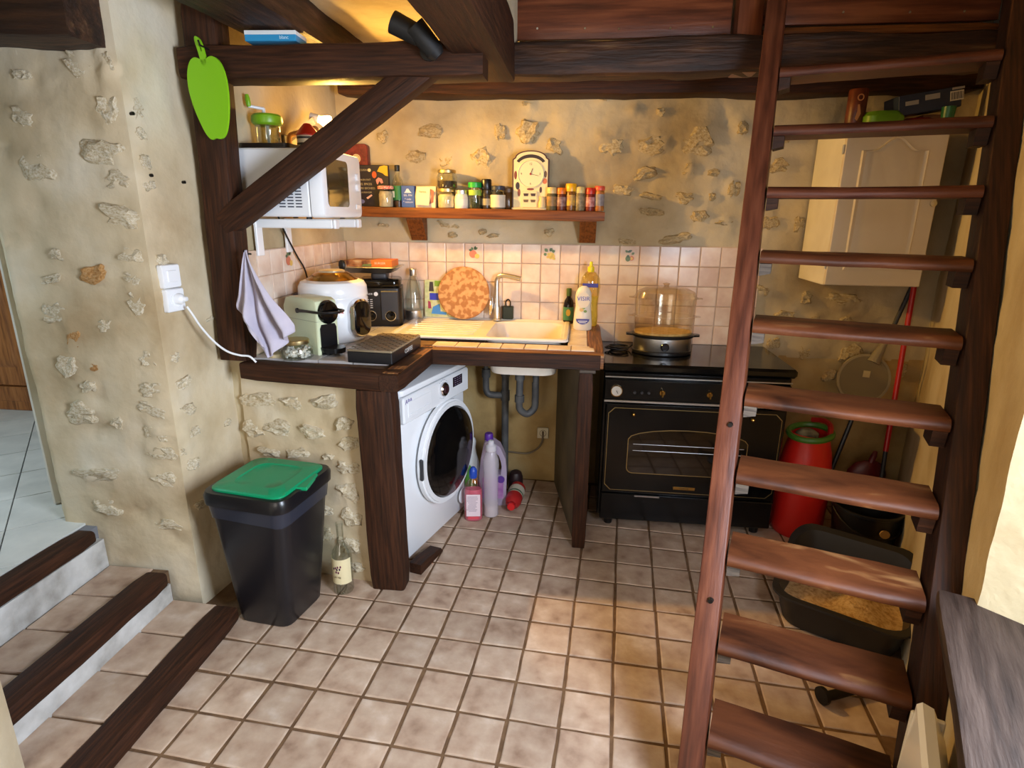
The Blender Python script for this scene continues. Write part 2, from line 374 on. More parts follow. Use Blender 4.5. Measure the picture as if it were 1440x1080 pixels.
rl = random.Random(11)
wall_back = wall('wall_back', [(-1.5, YB), (2.05, YB)], .85, 2.42, plaster, .0165, .007, .25, lumps=[(x, YB, z, w, h, rl.uniform(.010, .018)) for x, z, w, h in BACK]+[(rl.uniform(-1, 1.8), YB, rl.uniform(.9, 2.2), rl.uniform(.06, .16), rl.uniform(.04, .1), rl.uniform(-.016, .010)) for _ in range(90)])
wall('wall_back_lower', [(-1.5, YB), (2.05, YB)], -.02, .86, plaster_ochre, .04, .005, .25, 21)
wall('wall_back_upper', [(-1.5, YB), (2.05, YB)], 2.41, 3.0, plaster, .08, .005, .25, 22)
for x, z, w, h in BACK: stone(wall_back, x, YB, z, w, h, 0, stone_m, random.uniform(.016, .026), min(.035, w*.45))
wall_left = wall('wall_left', [(-1.385, 2.33), (-1.385, YB+.05)], -.02, 2.45, plaster, .04, .005, .25, 1)
wall_pier = wall('wall_pier', [(-2.30, 2.17), (-2.10, 1.98), (-1.535, 1.98), (-1.495, 2.34)], -.02, 2.5, plaster_pier, .018, .007, .3, 2, back=[(-2.30, 2.30), (-2.1, 2.34), (-1.7, 2.42), (-1.66, 2.42)], round_=0, lumps=[(x, 1.98, z, w, h, rl.uniform(.007, .013)) for x, z, w, h in PIER]+[(-1.535+(y-1.98)*.11, y, z, w, h, rl.uniform(.003, .008)) for y, z, w, h in PIER_SIDE]+[(rl.uniform(-2.1, -1.5), 1.98, rl.uniform(.2, 2.2), rl.uniform(.05, .14), rl.uniform(.04, .09), rl.uniform(-.016, .008)) for _ in range(60)])
for i, (x, z, w, h) in enumerate(PIER):
    stone(wall_pier, x, 1.98, z, w, h, 0, stone_r if i in (9, 29, 30) else stone_w, random.uniform(.010, .018), min(.03, w*.4))
for y, z, w, h in PIER_SIDE: stone(wall_pier, -1.535+(y-1.98)*.11, y, z, w, h, radians(84), stone_w, random.uniform(.008, .015), min(.025, w*.4))
for y, z in ((2.04, 1.735), (2.19, 1.72), (2.0, 1.93)):
    m = MB(); m.cyl((-1.54+(y-1.98)*.118, y, z), (-1.522+(y-1.98)*.118, y-.001, z+.001), .005, .006, 8); m.build('nail', iron, wall_pier)
wall_low = wall('wall_low', [(-1.45, 2.315), (-.862, 2.238)], -.02, .938, plaster_pier, .02, .006, .12, 3, lumps=[(x, 2.238+(-.862-x)*.131, z, w, h, rl.uniform(.008, .014)) for x, z, w, h in LOWS])
for x, z, w, h in LOWS: stone(wall_low, x, 2.238+(-.862-x)*.131, z, w, h, radians(-7.5), stone_w, random.uniform(.018, .027), min(.034, w*.4))
# right wall, with the window opening
RW0 = Vector((1.92, YB)); RWD = Vector((-.4148, -.9099)); RWN = Vector((-.9099, .4148))
def rw(s, out=0): p = RW0+RWD*s-RWN*out; return (p.x, p.y)
wall('wall_right', [rw(-.1), rw(2.33)], -.02, 3.0, plaster, .035, .006, .3, 4, back=[rw(-.1, .32), rw(2.47, .32)])
wall('wall_right_under_window', [rw(2.33), rw(3.45)], -.02, .72, plaster, .05, .005, .3, 5)
wall('wall_right_over_window', [rw(2.33), rw(3.45)], 1.95, 3.0, plaster, .06, .005, .3, 6)
wall('wall_right_near', [rw(3.45), rw(6.0)], -.02, 3.0, plaster, .15, .005, .3, 7, back=[rw(3.33, .32), rw(6.0, .32)])
wall('wall_rear', [(1.4, -1.85), (-1.7, -1.85)], -.02, 3.0, plaster, .2, .004, .2, 8)
wall('wall_near_left', [(-1.5, -1.9), (-1.5, 1.08)], -.02, 3.0, plaster_pier, .06, .008, .4, 9, back=[(-1.9, -1.9), (-1.9, 1.16), (-1.54, 1.16)])

def slab(name, poly, z0, z1, mat, parent=None):
    m = MB(); m.prism(poly, z0, z1); return struct(m.build(name, mat, parent))
# ceilings
ceil = slab('ceiling', [(-4.6, -1.95), (-.31, -1.95), (-.31, 3.6), (-4.6, 3.6)], 2.36, 2.44, plaster)
slab('ceiling_high', [(-.31, -1.95), (2.9, -1.95), (2.9, 3.6), (-.31, 3.6)], 3.0, 3.08, plaster)
slab('ceiling_loft', [(-.31, 2.83), (1.9, 2.83), (1.9, 3.44), (-.31, 3.44)], 2.315, 2.33, wood_panel)
slab('ceiling_side', [(-.33, -1.95), (-.305, -1.95), (-.305, 2.83), (-.33, 2.83)], 2.3, 3.02, plaster)

# floor of separate tiles
floor = slab('floor', [(-2.2, -1.95), (2.9, -1.95), (2.9, 3.6), (-2.2, 3.6)], -.1, -.0045, grout_m)
TA = -.0683; TE = Vector((cos(TA), sin(TA))); TT = Vector((-sin(TA), cos(TA)))
def tile_mesh(w, d, th, ch, mat, seed, jit=.002, n=2):
    r = random.Random(seed); m = MB()
    c = [(sx*(w/2)+r.uniform(-jit, jit), sy*(d/2)+r.uniform(-jit, jit)) for sx, sy in ((-1, -1), (1, -1), (1, 1), (-1, 1))]
    P = []
    for i in range(4):
        a, b = Vector(c[i]), Vector(c[(i+1) % 4])
        for k in range(3):
            t = k/3; q = a.lerp(b, t); q += Vector((b-a).normalized().yx)*r.uniform(-jit, jit)*.5 if k else Vector((0, 0)); P.append(q)
    def L(i, z): return [(p.x*(1-2*i/w), p.y*(1-2*i/d), z) for p in P]
    m.loft([L(0, -th), L(0, -ch*1.2), L(ch*.4, -ch*.35), L(ch*1.3, 0)])
    me = bpy.data.meshes.new('tile'); me.from_pydata(m.v, [], m.f); me.materials.append(mat)
    for p in me.polygons: p.use_smooth = True
    me.set_sharp_from_angle(angle=radians(14))
    return me
FT = [tile_mesh(.161, .157, .014, .004, floor_tile_m, i) for i in range(6)]
PU, PV = .1715, .1675
for i in range(-12, 14):
    for j in range(-3, 15):
        u, v = .231+(i+.5)*PU, 1.543-2*PV+(j+.5)*PV
        p = TE*u+TT*v
        if p.x < -1.345 or p.y < .98 or p.y > 3.40 or p.x > 1.93 or (p-RW0).dot(RWN) < .02: continue
        if p.x < -.85 and p.y > 2.42: continue
        if p.x > p.y*1.05+.1 or (.2 < p.x < 1.0 and p.y > 3.1): continue
        M = Matrix.Translation((p.x, p.y, random.uniform(-.0012, .0008))) @ Matrix.Rotation(TA+random.uniform(-.012, .012), 4, 'Z') @ Matrix.Rotation(random.choice((0, pi)), 4, 'Z') @ Matrix.Rotation(random.uniform(-.004, .004), 4, 'X')
        link('floor_tile', FT[random.randrange(6)], floor, M)

# ---- wooden beams: hewn baulks whose grain runs along local X
def baulk(name, p0, p1, w, h, mat, parent=None, rough=.006, r=.012, up=(0, 0, 1), seed=0, step=.07, sag=0):
    p0, p1 = Vector(p0), Vector(p1); d = p1-p0; Lg = d.length; x = d.normalized()
    y = Vector(up).cross(x).normalized(); z = x.cross(y)
    Mw = Matrix.Identity(4)
    for i in range(3): Mw[i][0], Mw[i][1], Mw[i][2], Mw[i][3] = x[i], y[i], z[i], p0[i]
    n = max(2, int(Lg/step)); loops = []
    for k in range(n+1):
        t = k/n; e = .004 if k in (0, n) else 0; L = []
        for (a, b) in rrect(w-2*e, h-2*e, r, 2):
            q = Vector((t*Lg, a, b))+Vector((seed*4.7+p0.x, p0.y, seed))
            f = noise.noise(q*3.5)*.9+noise.noise(q*11)*.5
            L.append((t*Lg, a*(1+f*rough/w*1.6), b*(1+f*rough/h*1.6)+sag*4*t*(1-t)+noise.noise(Vector((t*Lg*1.5, seed, 3)))*rough))
        loops.append([(l[0], l[1], l[2]) for l in L])
    m = MB(); m.loft(loops)
    me_o = m.build(name, mat, None, 40)
    me_o.matrix_basis = Mw; WM[me_o] = Mw
    if parent is not None:
        me_o.parent = parent; me_o.matrix_basis = WM[parent].inverted() @ Mw
    return me_o
struct(baulk('corner_post', (-1.425, 2.285, 1.017), (-1.39, 2.275, 2.36), .10, .125, wood_dark, seed=1, up=(1, 0, 0)))
struct(baulk('corner_brace', (-1.40, 2.268, 1.565), (-.53, 2.268, 2.145), .085, .098, wood_dark, seed=2, rough=.004))
struct(baulk('tie_beam', (-1.48, 2.275, 2.135), (-.36, 2.275, 2.128), .13, .112, wood_dark, seed=3, rough=.006))
struct(baulk('ceiling_joist', (-1.15, .9, 2.325), (-1.15, 3.42, 2.33), .25, .17, wood_old, seed=4, rough=.014))
struct(baulk('ceiling_joist', (-.40, .5, 2.255), (-.385, 2.69, 2.262), .17, .23, wood_dark, seed=5, rough=.006))
struct(baulk('front_beam', (-.40, 2.762, 2.238), (1.58, 2.762, 2.25), .15, .13, wood_old, seed=6, rough=.014, r=.02, sag=-.004))
struct(baulk('wall_beam', (-1.3, 3.33, 2.262), (1.84, 3.33, 2.255), .16, .1, wood_dark, seed=7, rough=.012, sag=-.012))
struct(baulk('passage_lintel', (-3.2, 1.92, 2.235), (-1.56, 1.92, 2.20), .2, .15, wood_old, seed=8, rough=.01))
struct(baulk('guard_post', (.632, 2.775, 2.18), (.632, 2.775, 3.0), .11, .1, wood_panel, seed=9, rough=.002, up=(1, 0, 0)))
struct(baulk('guard_post', (-.37, 2.75, 2.28), (-.37, 2.75, 3.0), .05, .05, wood_panel, seed=10, rough=.002, up=(1, 0, 0)))
gp = thing('loft_guard', 'varnished reddish board panel closing the loft edge above the beam', 'panel', (.1, 2.80, 2.33))
for i, (x0, x1, zb) in enumerate(((-.34, .572, 2.326), (.692, 1.58, 2.362))):
    for k in range(3):
        w = .2
        if zb+(k+1)*w < 3.0: baulk('board', (x0, 2.80, zb+.1+k*w), (x1, 2.80, zb+.1+k*w), .024, w-.004, wood_panel, gp, rough=.0015, r=.004, seed=20+i*5+k)
for x in (-.22, -.02, .12, .33, .5, .75, 1.0, 1.25, 1.45):
    sc_ = MB(); sc_.cyl((0, -.0118, 0), (0, -.0145, 0), .0055, .0045, 8); o = sc_.build('screw', chrome, gp); o.matrix_basis = WM[gp].inverted() @ Matrix.Translation((x, 2.80, 2.36+(.035 if x > .6 else 0)+random.uniform(0, .012)))
struct(baulk('trim_1', (.70, 2.80, 2.335), (1.58, 2.80, 2.34), .05, .035, wood_shelf, seed=31, rough=.004))

# ---- steps up to the passage, and the passage room
steps = slab('steps', [(-1.43, .9), (-1.43, 1.93), (-1.66, 1.93), (-1.66, .9)][::-1], -.02, .048, grout_m)
slab('step_core', [(-1.66, .9), (-1.66, 1.97), (-1.95, 1.97), (-1.95, .9)][::-1], -.02, .168, grout_m, steps)
riser_m = mottled('riser_plaster', [(150, 146, 138), (186, 184, 178), (206, 205, 200)], 9, .9, .5, 30)
slab('riser', [(-1.628, 1.08), (-1.628, 1.93), (-1.672, 1.93), (-1.672, 1.08)][::-1], .046, .135, riser_m, steps)
slab('riser', [(-1.925, 1.1), (-1.925, 1.965), (-1.96, 1.965), (-1.96, 1.1)][::-1], .166, .30, riser_m, steps)
baulk('nosing', (-1.385, .7, .028), (-1.385, 1.915, .028), .11, .072, wood_dark, steps, seed=41, rough=.004, r=.014)
baulk('nosing', (-1.672, 1.12, .163), (-1.672, 1.915, .163), .10, .07, wood_dark, steps, seed=42, rough=.004, r=.014)
baulk('nosing', (-1.965, 1.14, .33), (-1.965, 1.93, .33), .09, .062, wood_dark, steps, seed=43, rough=.004, r=.014)
ST = [tile_mesh(.195, .19, .014, .004, floor_tile_m, 30+i) for i in range(3)]
for k in range(5):
    link('tile', ST[k % 3], steps, Matrix.Translation((-1.535, 1.835-k*.2, .056)) @ Matrix.Rotation(-.03, 4, 'Z'))
    link('tile', ST[(k+1) % 3], steps, Matrix.Translation((-1.82, 1.87-k*.2, .176)) @ Matrix.Rotation(.02, 4, 'Z'))
pf = slab('floor_passage', [(-1.955, 1.16), (-1.955, 1.99), (-2.25, 2.3), (-2.25, 4.0), (-4.4, 4.0), (-4.4, 1.16)], -.02, .350, plain('passage_grout', (120, 120, 124), .9))
pale_tile = mottled('passage_tile', [(196, 198, 192), (216, 217, 210)], 8, .3, rnd=.04)
def clip(P, nx, ny, d):
    """keep the side where nx*x+ny*y <= d"""
    out = []
    for a, b in zip(P, P[1:]+P[:1]):
        fa, fb = nx*a[0]+ny*a[1]-d, nx*b[0]+ny*b[1]-d
        if fa <= 0: out.append(a)
        if (fa < 0) != (fb < 0) and abs(fa-fb) > 1e-9: t = fa/(fa-fb); out.append((a[0]+(b[0]-a[0])*t, a[1]+(b[1]-a[1])*t))
    return out
for i in range(-7, 8):
    for j in range(-7, 8):
        Rt = Matrix.Rotation(radians(41), 4, 'Z')
        P = [tuple((Rt @ Vector((i*.332+a, j*.332+b, 0)))[:2]) for a, b in ((-.163, -.163), (.163, -.163), (.163, .163), (-.163, .163))]
        P = [(x-2.95, y+2.4) for x, y in P]
        for c in ((1, 0, -2.008), (0, -1, -1.18), (-1, 0, 4.3), (0, 1, 3.95), (.724, .69, .01)): P = clip(P, *c) if len(P) > 2 else P
        if len(P) < 3 or max(p[0] for p in P)-min(p[0] for p in P) < .02: continue
        cx_, cy_ = sum(p[0] for p in P)/len(P), sum(p[1] for p in P)/len(P)
        m = MB(); m.prism([(x-cx_, y-cy_) for x, y in P], -.01, 0); o = m.build('floor_tile', pale_tile, pf, 20, Matrix.Translation((cx_, cy_, .359)))
wall('wall_passage_back', [(-4.5, 4.0), (-1.7, 4.0)], .3, 2.45, plaster, .3, .003, .15, 12)
wall('wall_passage_left', [(-4.4, 1.0), (-4.4, 4.1)], .3, 2.45, plaster, .3, .003, .15, 13)
wall('wall_passage_near', [(-1.9, 1.16), (-4.5, 1.16)][::1], .0, 2.45, plaster, .3, .003, .1, 14)
df = MB()
df.box((-2.262, 2.138, 1.16), (.05, .06, 1.6), .006, 0, Matrix.Rotation(radians(-42), 3, 'Z'))
struct(df.build('door_1', white_paint))
# rear glazed door and the window frame, behind the lights that stand for the day outside
d2 = MB()
for x in (-1.38, -.70, -.02): d2.box((x, -1.72, 1.1), (.07, .05, 2.15), .004)
for z in (.1, 1.1, 2.15): d2.box((-.7, -1.72, z), (1.36, .045, .09), .004)
struct(d2.build('door_2', white_paint))
w1 = MB(); Mw = frame((*rw(2.89, .29), 1.33), (RWD.x, RWD.y, 0), (0, 0, 1)); w1.T = Mw
for x in (-.42, 0, .42): w1.box((x, 0, 0), (.05, 1.2, .05), .004)
for y in (-.6, .6): w1.box((0, y, 0), (.88, .05, .05), .004)
w1o = struct(w1.build('window_1', white_paint))
gl = MB(Mw)
for x in (-.21, .21): gl.box((x, 0, -.0), (.37, 1.15, .004))
gl.build('pane', glass, w1o)
sl = MB(frame((*rw(2.88, .1), .728), (RWD.x, RWD.y, 0), (0, 0, 1)))
sill = baulk('window_sill', (*rw(2.30, .10), .728), (*rw(3.5, .10), .728), .34, .04, wood_sill, w1o, seed=50, rough=.003, r=.008)
# ------------------------------------------------------------------ wall tiles above the worktop
def fruit_print(kind, parent):
    m = MB(); k = .0012
    F = front(0, -.0012, 0)
    def blob(x, z, r, c, ry=None): m.prism(circ(r, 14, x, z, ry), k*.2, k*(1+.1*c), c, F)
    def leaf(x, z, a, c=2, L=.02, w=.007):
        P = [(L*t, w*sin(pi*t)) for t in (0, .25, .5, .75, 1)]+[(L*t, -w*sin(pi*t)) for t in (.75, .5, .25)]
        m.prism([(x+p[0]*cos(a)-p[1]*sin(a), z+p[0]*sin(a)+p[1]*cos(a)) for p in P], k*.2, k*1.6, c, F)
    if kind == 'apples':
        blob(-.006, -.006, .022, 0); blob(.018, -.018, .014, 1); leaf(-.004, .016, 2.2); leaf(0, .018, .5, 2, .026); leaf(-.01, .014, 3.0, 3); leaf(.004, .02, 1.3, 3)
    elif kind == 'grapes':
        for i, (x, z) in enumerate(((-.012, .0), (0, .004), (.012, 0), (-.006, -.01), (.006, -.01), (.018, -.01), (0, -.02), (.012, -.02), (.02, -.024), (-.016, -.016))): blob(x, z, .0078, 1 if i % 2 else 4)
        leaf(-.016, .014, 2.4, 2, .026, .01); leaf(-.006, .016, .9, 3, .024, .01); leaf(-.022, .004, 3.6, 2, .02, .009); leaf(.006, .014, .3, 2, .02, .009)
    else:
        blob(-.008, -.016, .014, 2, .016); blob(-.008, -.004, .008, 3); blob(.012, -.014, .013, 0); blob(.012, -.015, .008, 1); leaf(-.014, .018, .4, 3, .03); leaf(-.008, .018, 2.6, 2, .02); leaf(.01, .006, .6, 2, .02)
    cols = [(206, 120, 92), (222, 186, 96), (92, 118, 74), (64, 92, 66), (206, 184, 84)]
    return m.build('fruit_print', [plain('fruit_glaze', c, .3) for c in cols], parent)
TP = .1095
WT = [tile_mesh(TP-.004, TP-.004, .012, .0022, wall_tile_m, 60+i, .0006) for i in range(4)]
up = Matrix.Rotation(pi/2, 4, 'X')
special = {(-6, 0): 'apples', (-2, 0): 'grapes', (2, 0): 'pear'}
bk = MB(); bk.box((-.24, YB-.002, 1.17), (2.26, .012, .575)); grout_back = bk.build('tile_bed', grout_w, wall_back)
bk = MB(); bk.box((-1.382, 2.89, 1.24), (.012, 1.06, .435)); bk.build('tile_bed', grout_w, wall_left)
T0 = -.002
for i in range(-13, 9):
    for j in range(6):
        x, z = T0+(i+.5)*TP*1.006, 1.457-(j+.5)*TP
        if x < -1.35 or (j > 3 and x < .1) or z < .86: continue
        o = link('wall_tile', WT[random.randrange(4)], wall_back, Matrix.Translation((x, YB-.0155+random.uniform(-.0006, .0006), z)) @ Matrix.Rotation(random.uniform(-.006, .006), 4, 'Z') @ up)
        if (i, j) in special:
            o.matrix_basis = Matrix.Translation((x, YB-.0155, z)) @ up; WM[o] = o.matrix_basis.copy()
            f = fruit_print(special[(i, j)], o); f.matrix_basis = Matrix.Rotation(-pi/2, 4, 'X')
for i in range(10):
    for j in range(4):
        y, z = YB-.02-(i+.5)*TP, 1.457-(j+.5)*TP
        if y < 2.36: continue
        M = Matrix.Translation((-1.3685+random.uniform(-.0005, .0005), y, z)) @ Matrix.Rotation(pi/2, 4, 'Z') @ up
        o = link('wall_tile', WT[random.randrange(4)], wall_left, M)
        if (i, j) == (6, 0): f = fruit_print('apples', o); f.matrix_basis = Matrix.Rotation(-pi/2, 4, 'X')

# ------------------------------------------------------------------ worktop in an L, carried by a post and a panel
ZT = 1.015
wt = thing('worktop', 'L-shaped tiled worktop with dark timber edging around the sink', 'worktop', (-.6, 2.9, .94))
WI = Matrix.Translation((.6, -2.9, -.94))
def wpart(m, name, mat): return m.build(name, mat, wt, 35, WI)
m = MB()   # mortar bed in pieces around the sink bowl
m.prism([(-1.372, 2.30), (-.73, 2.22), (-.69, 2.68), (-.69, 3.40), (-1.372, 3.40)], .945, ZT-.012)
m.box((-.575, 3.04, .974), (.23, .76, .058)); m.box((.04, 3.02, .974), (.12, .79, .058)); m.box((-.22, 2.74, .974), (.5, .2, .058)); m.box((-.22, 3.39, .974), (.5, .02, .058))
wpart(m, 'mortar_bed', grout_m)
baulk('front_edge', (-1.385, 2.255, .9775), (-.70, 2.163, .9775), .075, .075, wood_dark, wt, rough=.003, r=.008, seed=61)
baulk('side_edge', (-.722, 2.13, .9775), (-.697, 2.70, .9775), .085, .075, wood_dark, wt, rough=.005, r=.01, seed=62)
baulk('sink_edge', (-.70, 2.632, .9775), (.125, 2.632, .9775), .07, .074, wood_edge, wt, rough=.003, r=.008, seed=63)
baulk('end_edge', (.09, 2.66, .978), (.09, 3.40, .978), .075, .074, wood_edge, wt, rough=.003, r=.008, seed=64)
baulk('worn_top_edge', (-.719, 2.15, 1.0135), (-.697, 2.66, 1.0135), .07, .005, wood_edge, wt, rough=.002, r=.002, seed=66)
facing = MB(); facing.box((-.29, 2.5945, .9775), (.80, .006, .07), .002); wpart(facing, 'dark_facing', wood_dark)
facing = MB(); facing.add([(0, 0, 0)], []); 
TTm = [tile_mesh(.105, .098, .012, .002, top_tile_m, 90+i, .0008) for i in range(3)]
for i in range(9):
    for (y, n) in ((2.72, 7),):
        x = -.63+i*.11
        if x < .05: link('worktop_tile', TTm[i % 3], wt, WI @ Matrix.Translation((x, y, ZT)))
for j in range(7): link('worktop_tile', TTm[j % 3], wt, WI @ Matrix.Translation((0.005, 2.825+j*.1005, ZT)) @ Matrix.Diagonal((.88, 1, 1, 1)))
TTl = [tile_mesh(.148, .148, .012, .002, mottled('pale_worktop_tile', [(176, 172, 170), (204, 202, 200)], 9, .35, rnd=.04), 95+i, .0008) for i in range(3)]
for i in range(4):
    for j in range(8):
        x, y = -1.31+i*.152, 2.375+j*.152
        if x > -.78 and y < 2.3 or y > 3.36 or (x > -.98 and y > 2.78): continue
        link('worktop_tile', TTl[(i+j) % 3], wt, WI @ Matrix.Translation((x, y, ZT+.001)) @ Matrix.Rotation(0, 4, 'Z'))

sink = thing('kitchen_sink', 'cream inset sink with ridged drainer lit by the lamp', 'sink', (-.5, 3.1, ZT))
m = MB(); n = 6
OUT = rrect(.915, .575, .035, n, .0, .015)
def Lp(P, z): return [(x, y, z) for x, y in P]
bas = lambda w, d, r: rrect(w, d, r, n, .228, .005)
ins = lambda k: rrect(.915-2*k, .575-2*k, .03, n, 0, .015)
m.loft([Lp(OUT, .0005), Lp(OUT, .008), Lp(ins(.006), .0135), Lp(ins(.022), .0135), Lp(ins(.03), .007), Lp(bas(.385, .47, .07), .006), Lp(bas(.372, .455, .07), -.004), Lp(bas(.36, .44, .075), -.10), Lp(bas(.33, .40, .08), -.185), Lp(bas(.2, .26, .08), -.197)], 0, False, True)
m.loft([Lp(bas(.2, .26, .08), -.204), Lp(bas(.34, .41, .08), -.192), Lp(bas(.372, .452, .075), -.10), Lp(bas(.385, .46, .07), -.008)], 0, True, False)
resin = mottled('cream_resin', [(226, 216, 200), (238, 230, 216)], 8, .28)
m.build('basin', resin, sink)
for k in range(7):
    r_ = MB(); r_.box((-.21, -.16+k*.06, .0085), (.36, .011, .004), .0018); r_.build('drainer_rib', resin, sink)
d = MB(); d.lathe([(.0, -.1965), (.036, -.1965), (.036, -.193), (.024, -.191), (.0, -.1925)], 20, 0, Matrix.Translation((.228, .005, 0)), False, False); d.build('drain', chrome, sink)
pk = MB(); pk.tube([(.12, -.10, -.180), (.14, -.115, -.178), (.175, -.14, -.175)], [.006, .008, .004], 8); tag_ = pk.build('rubber_scrap', plain('pink_rubber', (214, 110, 96), .5)); tag_.matrix_basis = WM[sink].copy(); WM[tag_] = tag_.matrix_basis; tag(tag_, 'small pink rubber strip lying in the sink bowl', 'strip')

tap = thing('mixer_tap', 'chrome single-lever mixer tap with angled spout behind the sink', 'tap', (-.466, 3.345, ZT+.0135))
m = MB(); m.lathe([(.026, 0), (.026, .006), (.021, .01), (.021, .075), (.0175, .085), (.016, .1)], 20); m.build('tap_body', steel, tap)
m = MB(); m.tube([(0, 0, .09), (0, 0, .2), (.003, 0, .232), (.014, -.003, .25), (.04, -.008, .257), (.09, -.016, .25), (.14, -.026, .24)], [.014]*5+[.0145, .0145], 14, 0, 4); m.build('spout', steel, tap)
m = MB(); m.loft([[(x*.6-.038+.002*k, y-.012*k*.2, .03+z) for x, y in circ(r, 14)] for k, (r, z) in enumerate(((.012, 0), (.022, .02), (.026, .045), (.024, .07), (.016, .092), (.010, .105)))]); m.build('lever', chrome, tap)

# ---- post and panel that carry the worktop
struct(baulk('trim_2', (-.790, 2.232, 0), (-.797, 2.20, .938), .155, .10, wood_dark, seed=71, rough=.004, up=(0, 1, 0)))
pn = thing('support_panel', 'dark brown upright panel with timber front edge under sink end', 'panel', (.055, 2.66, 0))
m = MB(); m.box((-.07, .385, .468), (.05, .72, .936), .003, 0, Matrix.Rotation(.185, 3, 'Z')); m.build('side_board', mottled('grimy_board', [(66, 58, 44), (92, 80, 58), (110, 96, 70)], 4, .6, .2), pn)
baulk('front_post', (.050, 2.672, 0), (.050, 2.66, .915), .07, .065, wood_dark, pn, rough=.003, r=.006, seed=72, up=(0, 1, 0))
m = MB(); m.box((.0, -.0, .926), (.075, .06, .02), .004); m.build('packing_block', raw_wood, pn)

# ------------------------------------------------------------------ washing machine (its front faces local -Y)
wa = thing('washing_machine', 'white front-loading washing machine with dark door under the worktop', 'washer', (-.749, 2.373, 0), atan2(.959, .282))
m = MB(); m.rbox((.315, .27, .43), (.63, .5, .82), .02, .006); 
for x in (.06, .57):
    for y in (.06, .46): m.cyl((x, y, 0), (x, y, .03), .02, .02, 10)
m.build('cabinet', white_enamel, wa)
m = MB(); m.rbox((.315, .262, .855), (.63, .52, .03), .02, .008); m.build('top_cover', white_enamel, wa)
m = MB(); m.box((.315, .008, .775), (.622, .03, .125), .008); m.build('control_panel', white_enamel, wa)
m = MB(); m.box((.135, -.0075, .775), (.2, .006, .075), .003); m.box((.135, -.0105, .752), (.17, .006, .008), .002); dr_ = m.build('detergent_drawer', white_plastic, wa)
F = front(.375, .002, .455)
m = MB(); m.ring(circ(.268, 48), circ(.232, 48), 0, .022, 0, F); m.ring(circ(.258, 48), circ(.236, 48), .02, .034, 0, F); ringo = m.build('door', white_enamel, wa)
m = MB()
m.lathe([(.235, .03), (.225, .046), (.19, .06), (.12, .068), (0, .071)], 48, 0, F, False, False); m.build('door_glass', black_gloss, ringo)
m = MB(); m.box((.375-.262, -.018, .455), (.016, .02, .11), .006); m.build('door_handle', dark_grey, ringo)
m = MB(); m.lathe([(.036, 0), (.036, .012), (.031, .018), (.0, .018)], 28, 0, front(.352, -.006, .788), True, False); m.build('programme_knob', chrome, wa)
m = MB(); m.lathe([(.02, .017), (.019, .026), (0, .026)], 20, 0, front(.352, -.006, .788), False, False); m.build('knob_centre', plain('plum_plastic', (52, 24, 28), .3), wa)
m = MB(); m.box((.502, -.0072, .795), (.098, .004, .05), .001); disp = m.build('display', plain('display_glass', (34, 20, 34), .15), wa)
m = MB()
for r_ in range(4): 
    for c_ in range(3): m.box((.474+c_*.026, -.0098, .779+r_*.011), (.016, .001, .0022))
stuff(m.build('display_markings', plain('display_print', (150, 140, 160), .5), disp))
m = MB()
for i in range(14):
    a = -2.2+i*.34
    if abs(sin(a)) < 2: m.box((.352+.05*cos(a), -.0072, .788+.047*sin(a)), (.008, .001, .0022))
stuff(m.build('dial_print', plain('grey_print', (140, 146, 160), .5), wa))
text('brand_lettering', 'ABA', .03, front(.045, -.0075, .815), plain('violet_print', (88, 72, 140), .4), wa)
m = MB(); m.lathe([(.045, 0), (.045, .004), (.0, .004)], 24, 0, front(.555, -.0002, .12), True, False); m.build('filter_cap', white_plastic, wa)
wd = MB(); wd.prism([(0, 0), (.22, 0), (.2, .028), (.06, .05), (0, .052)], 0, .06); wdo = wd.build('wooden_wedge', wood_dark, None); wdo.matrix_basis = frame((-.732, 2.33, .0005), (.25, .97, 0), (0, 0, 1)); WM[wdo] = wdo.matrix_basis.copy(); tag(wdo, 'dark wooden wedge lying on the floor before the washing machine', 'wedge')

# ------------------------------------------------------------------ range cooker
ov = thing('range_cooker', 'black enamel range cooker with glass-windowed oven door', 'cooker', (.60, 2.885, 0))
m = MB(); m.box((0, .268, .46), (.91, .50, .80), .006); m.build('body', black_enamel, ov)
m = MB(); m.box((0, .255, .888), (.935, .55, .045), .012); m.build('cooktop', plain('black_glass_top', (10, 10, 10), .12), ov)
m = MB(); m.box((0, .004, .775), (.9, .03, .105), .004); m.build('control_panel', black_enamel, ov)
m = MB(); m.box((0, -.012, .716), (.9, .012, .012), .002); m.build('panel_rail', steel, ov)
m = MB(); m.box((0, -.012, .842), (.9, .006, .006), .001); m.build('top_rail', steel, ov)
m = MB(); m.box((0, -.002, .455), (.88, .034, .49), .006); door = m.build('oven_door', black_enamel, ov)
gold = plain('gold_line', (160, 140, 92), .35, .8)
def cham(w, h, c): return [(-w+c, -h), (w-c, -h), (w, -h+c), (w, h-c), (w-c, h), (-w+c, h), (-w, h-c), (-w, -h+c)]
m = MB(); m.ring(cham(.425, .228, .03), cham(.422, .225, .03), 0, .0012, 0, front(0, -.0188, .455)); m.build('gold_border', gold, door)
def arch(w, h, rise, r=.03, n=10):
    P = []
    for (cx, cy, a0) in ((w-r, -h+r, -pi/2), (-w+r, -h+r, pi)):
        pass
    P += [(w-r+r*cos(a), -h+r+r*sin(a)) for a in [(-pi/2+pi/2*i/4) for i in range(5)]]
    P += [(w*cos(pi*i/(2*n)*2) if 0 < i < n else (w if i == 0 else -w), h-rise+rise*sin(pi*i/n)) for i in range(n+1)]
    P += [(-w+r+r*cos(a), -h+r+r*sin(a)) for a in [(pi+pi/2*i/4) for i in range(5)]]
    return P
A1, A2 = arch(.298, .125, .06), arch(.294, .121, .058)
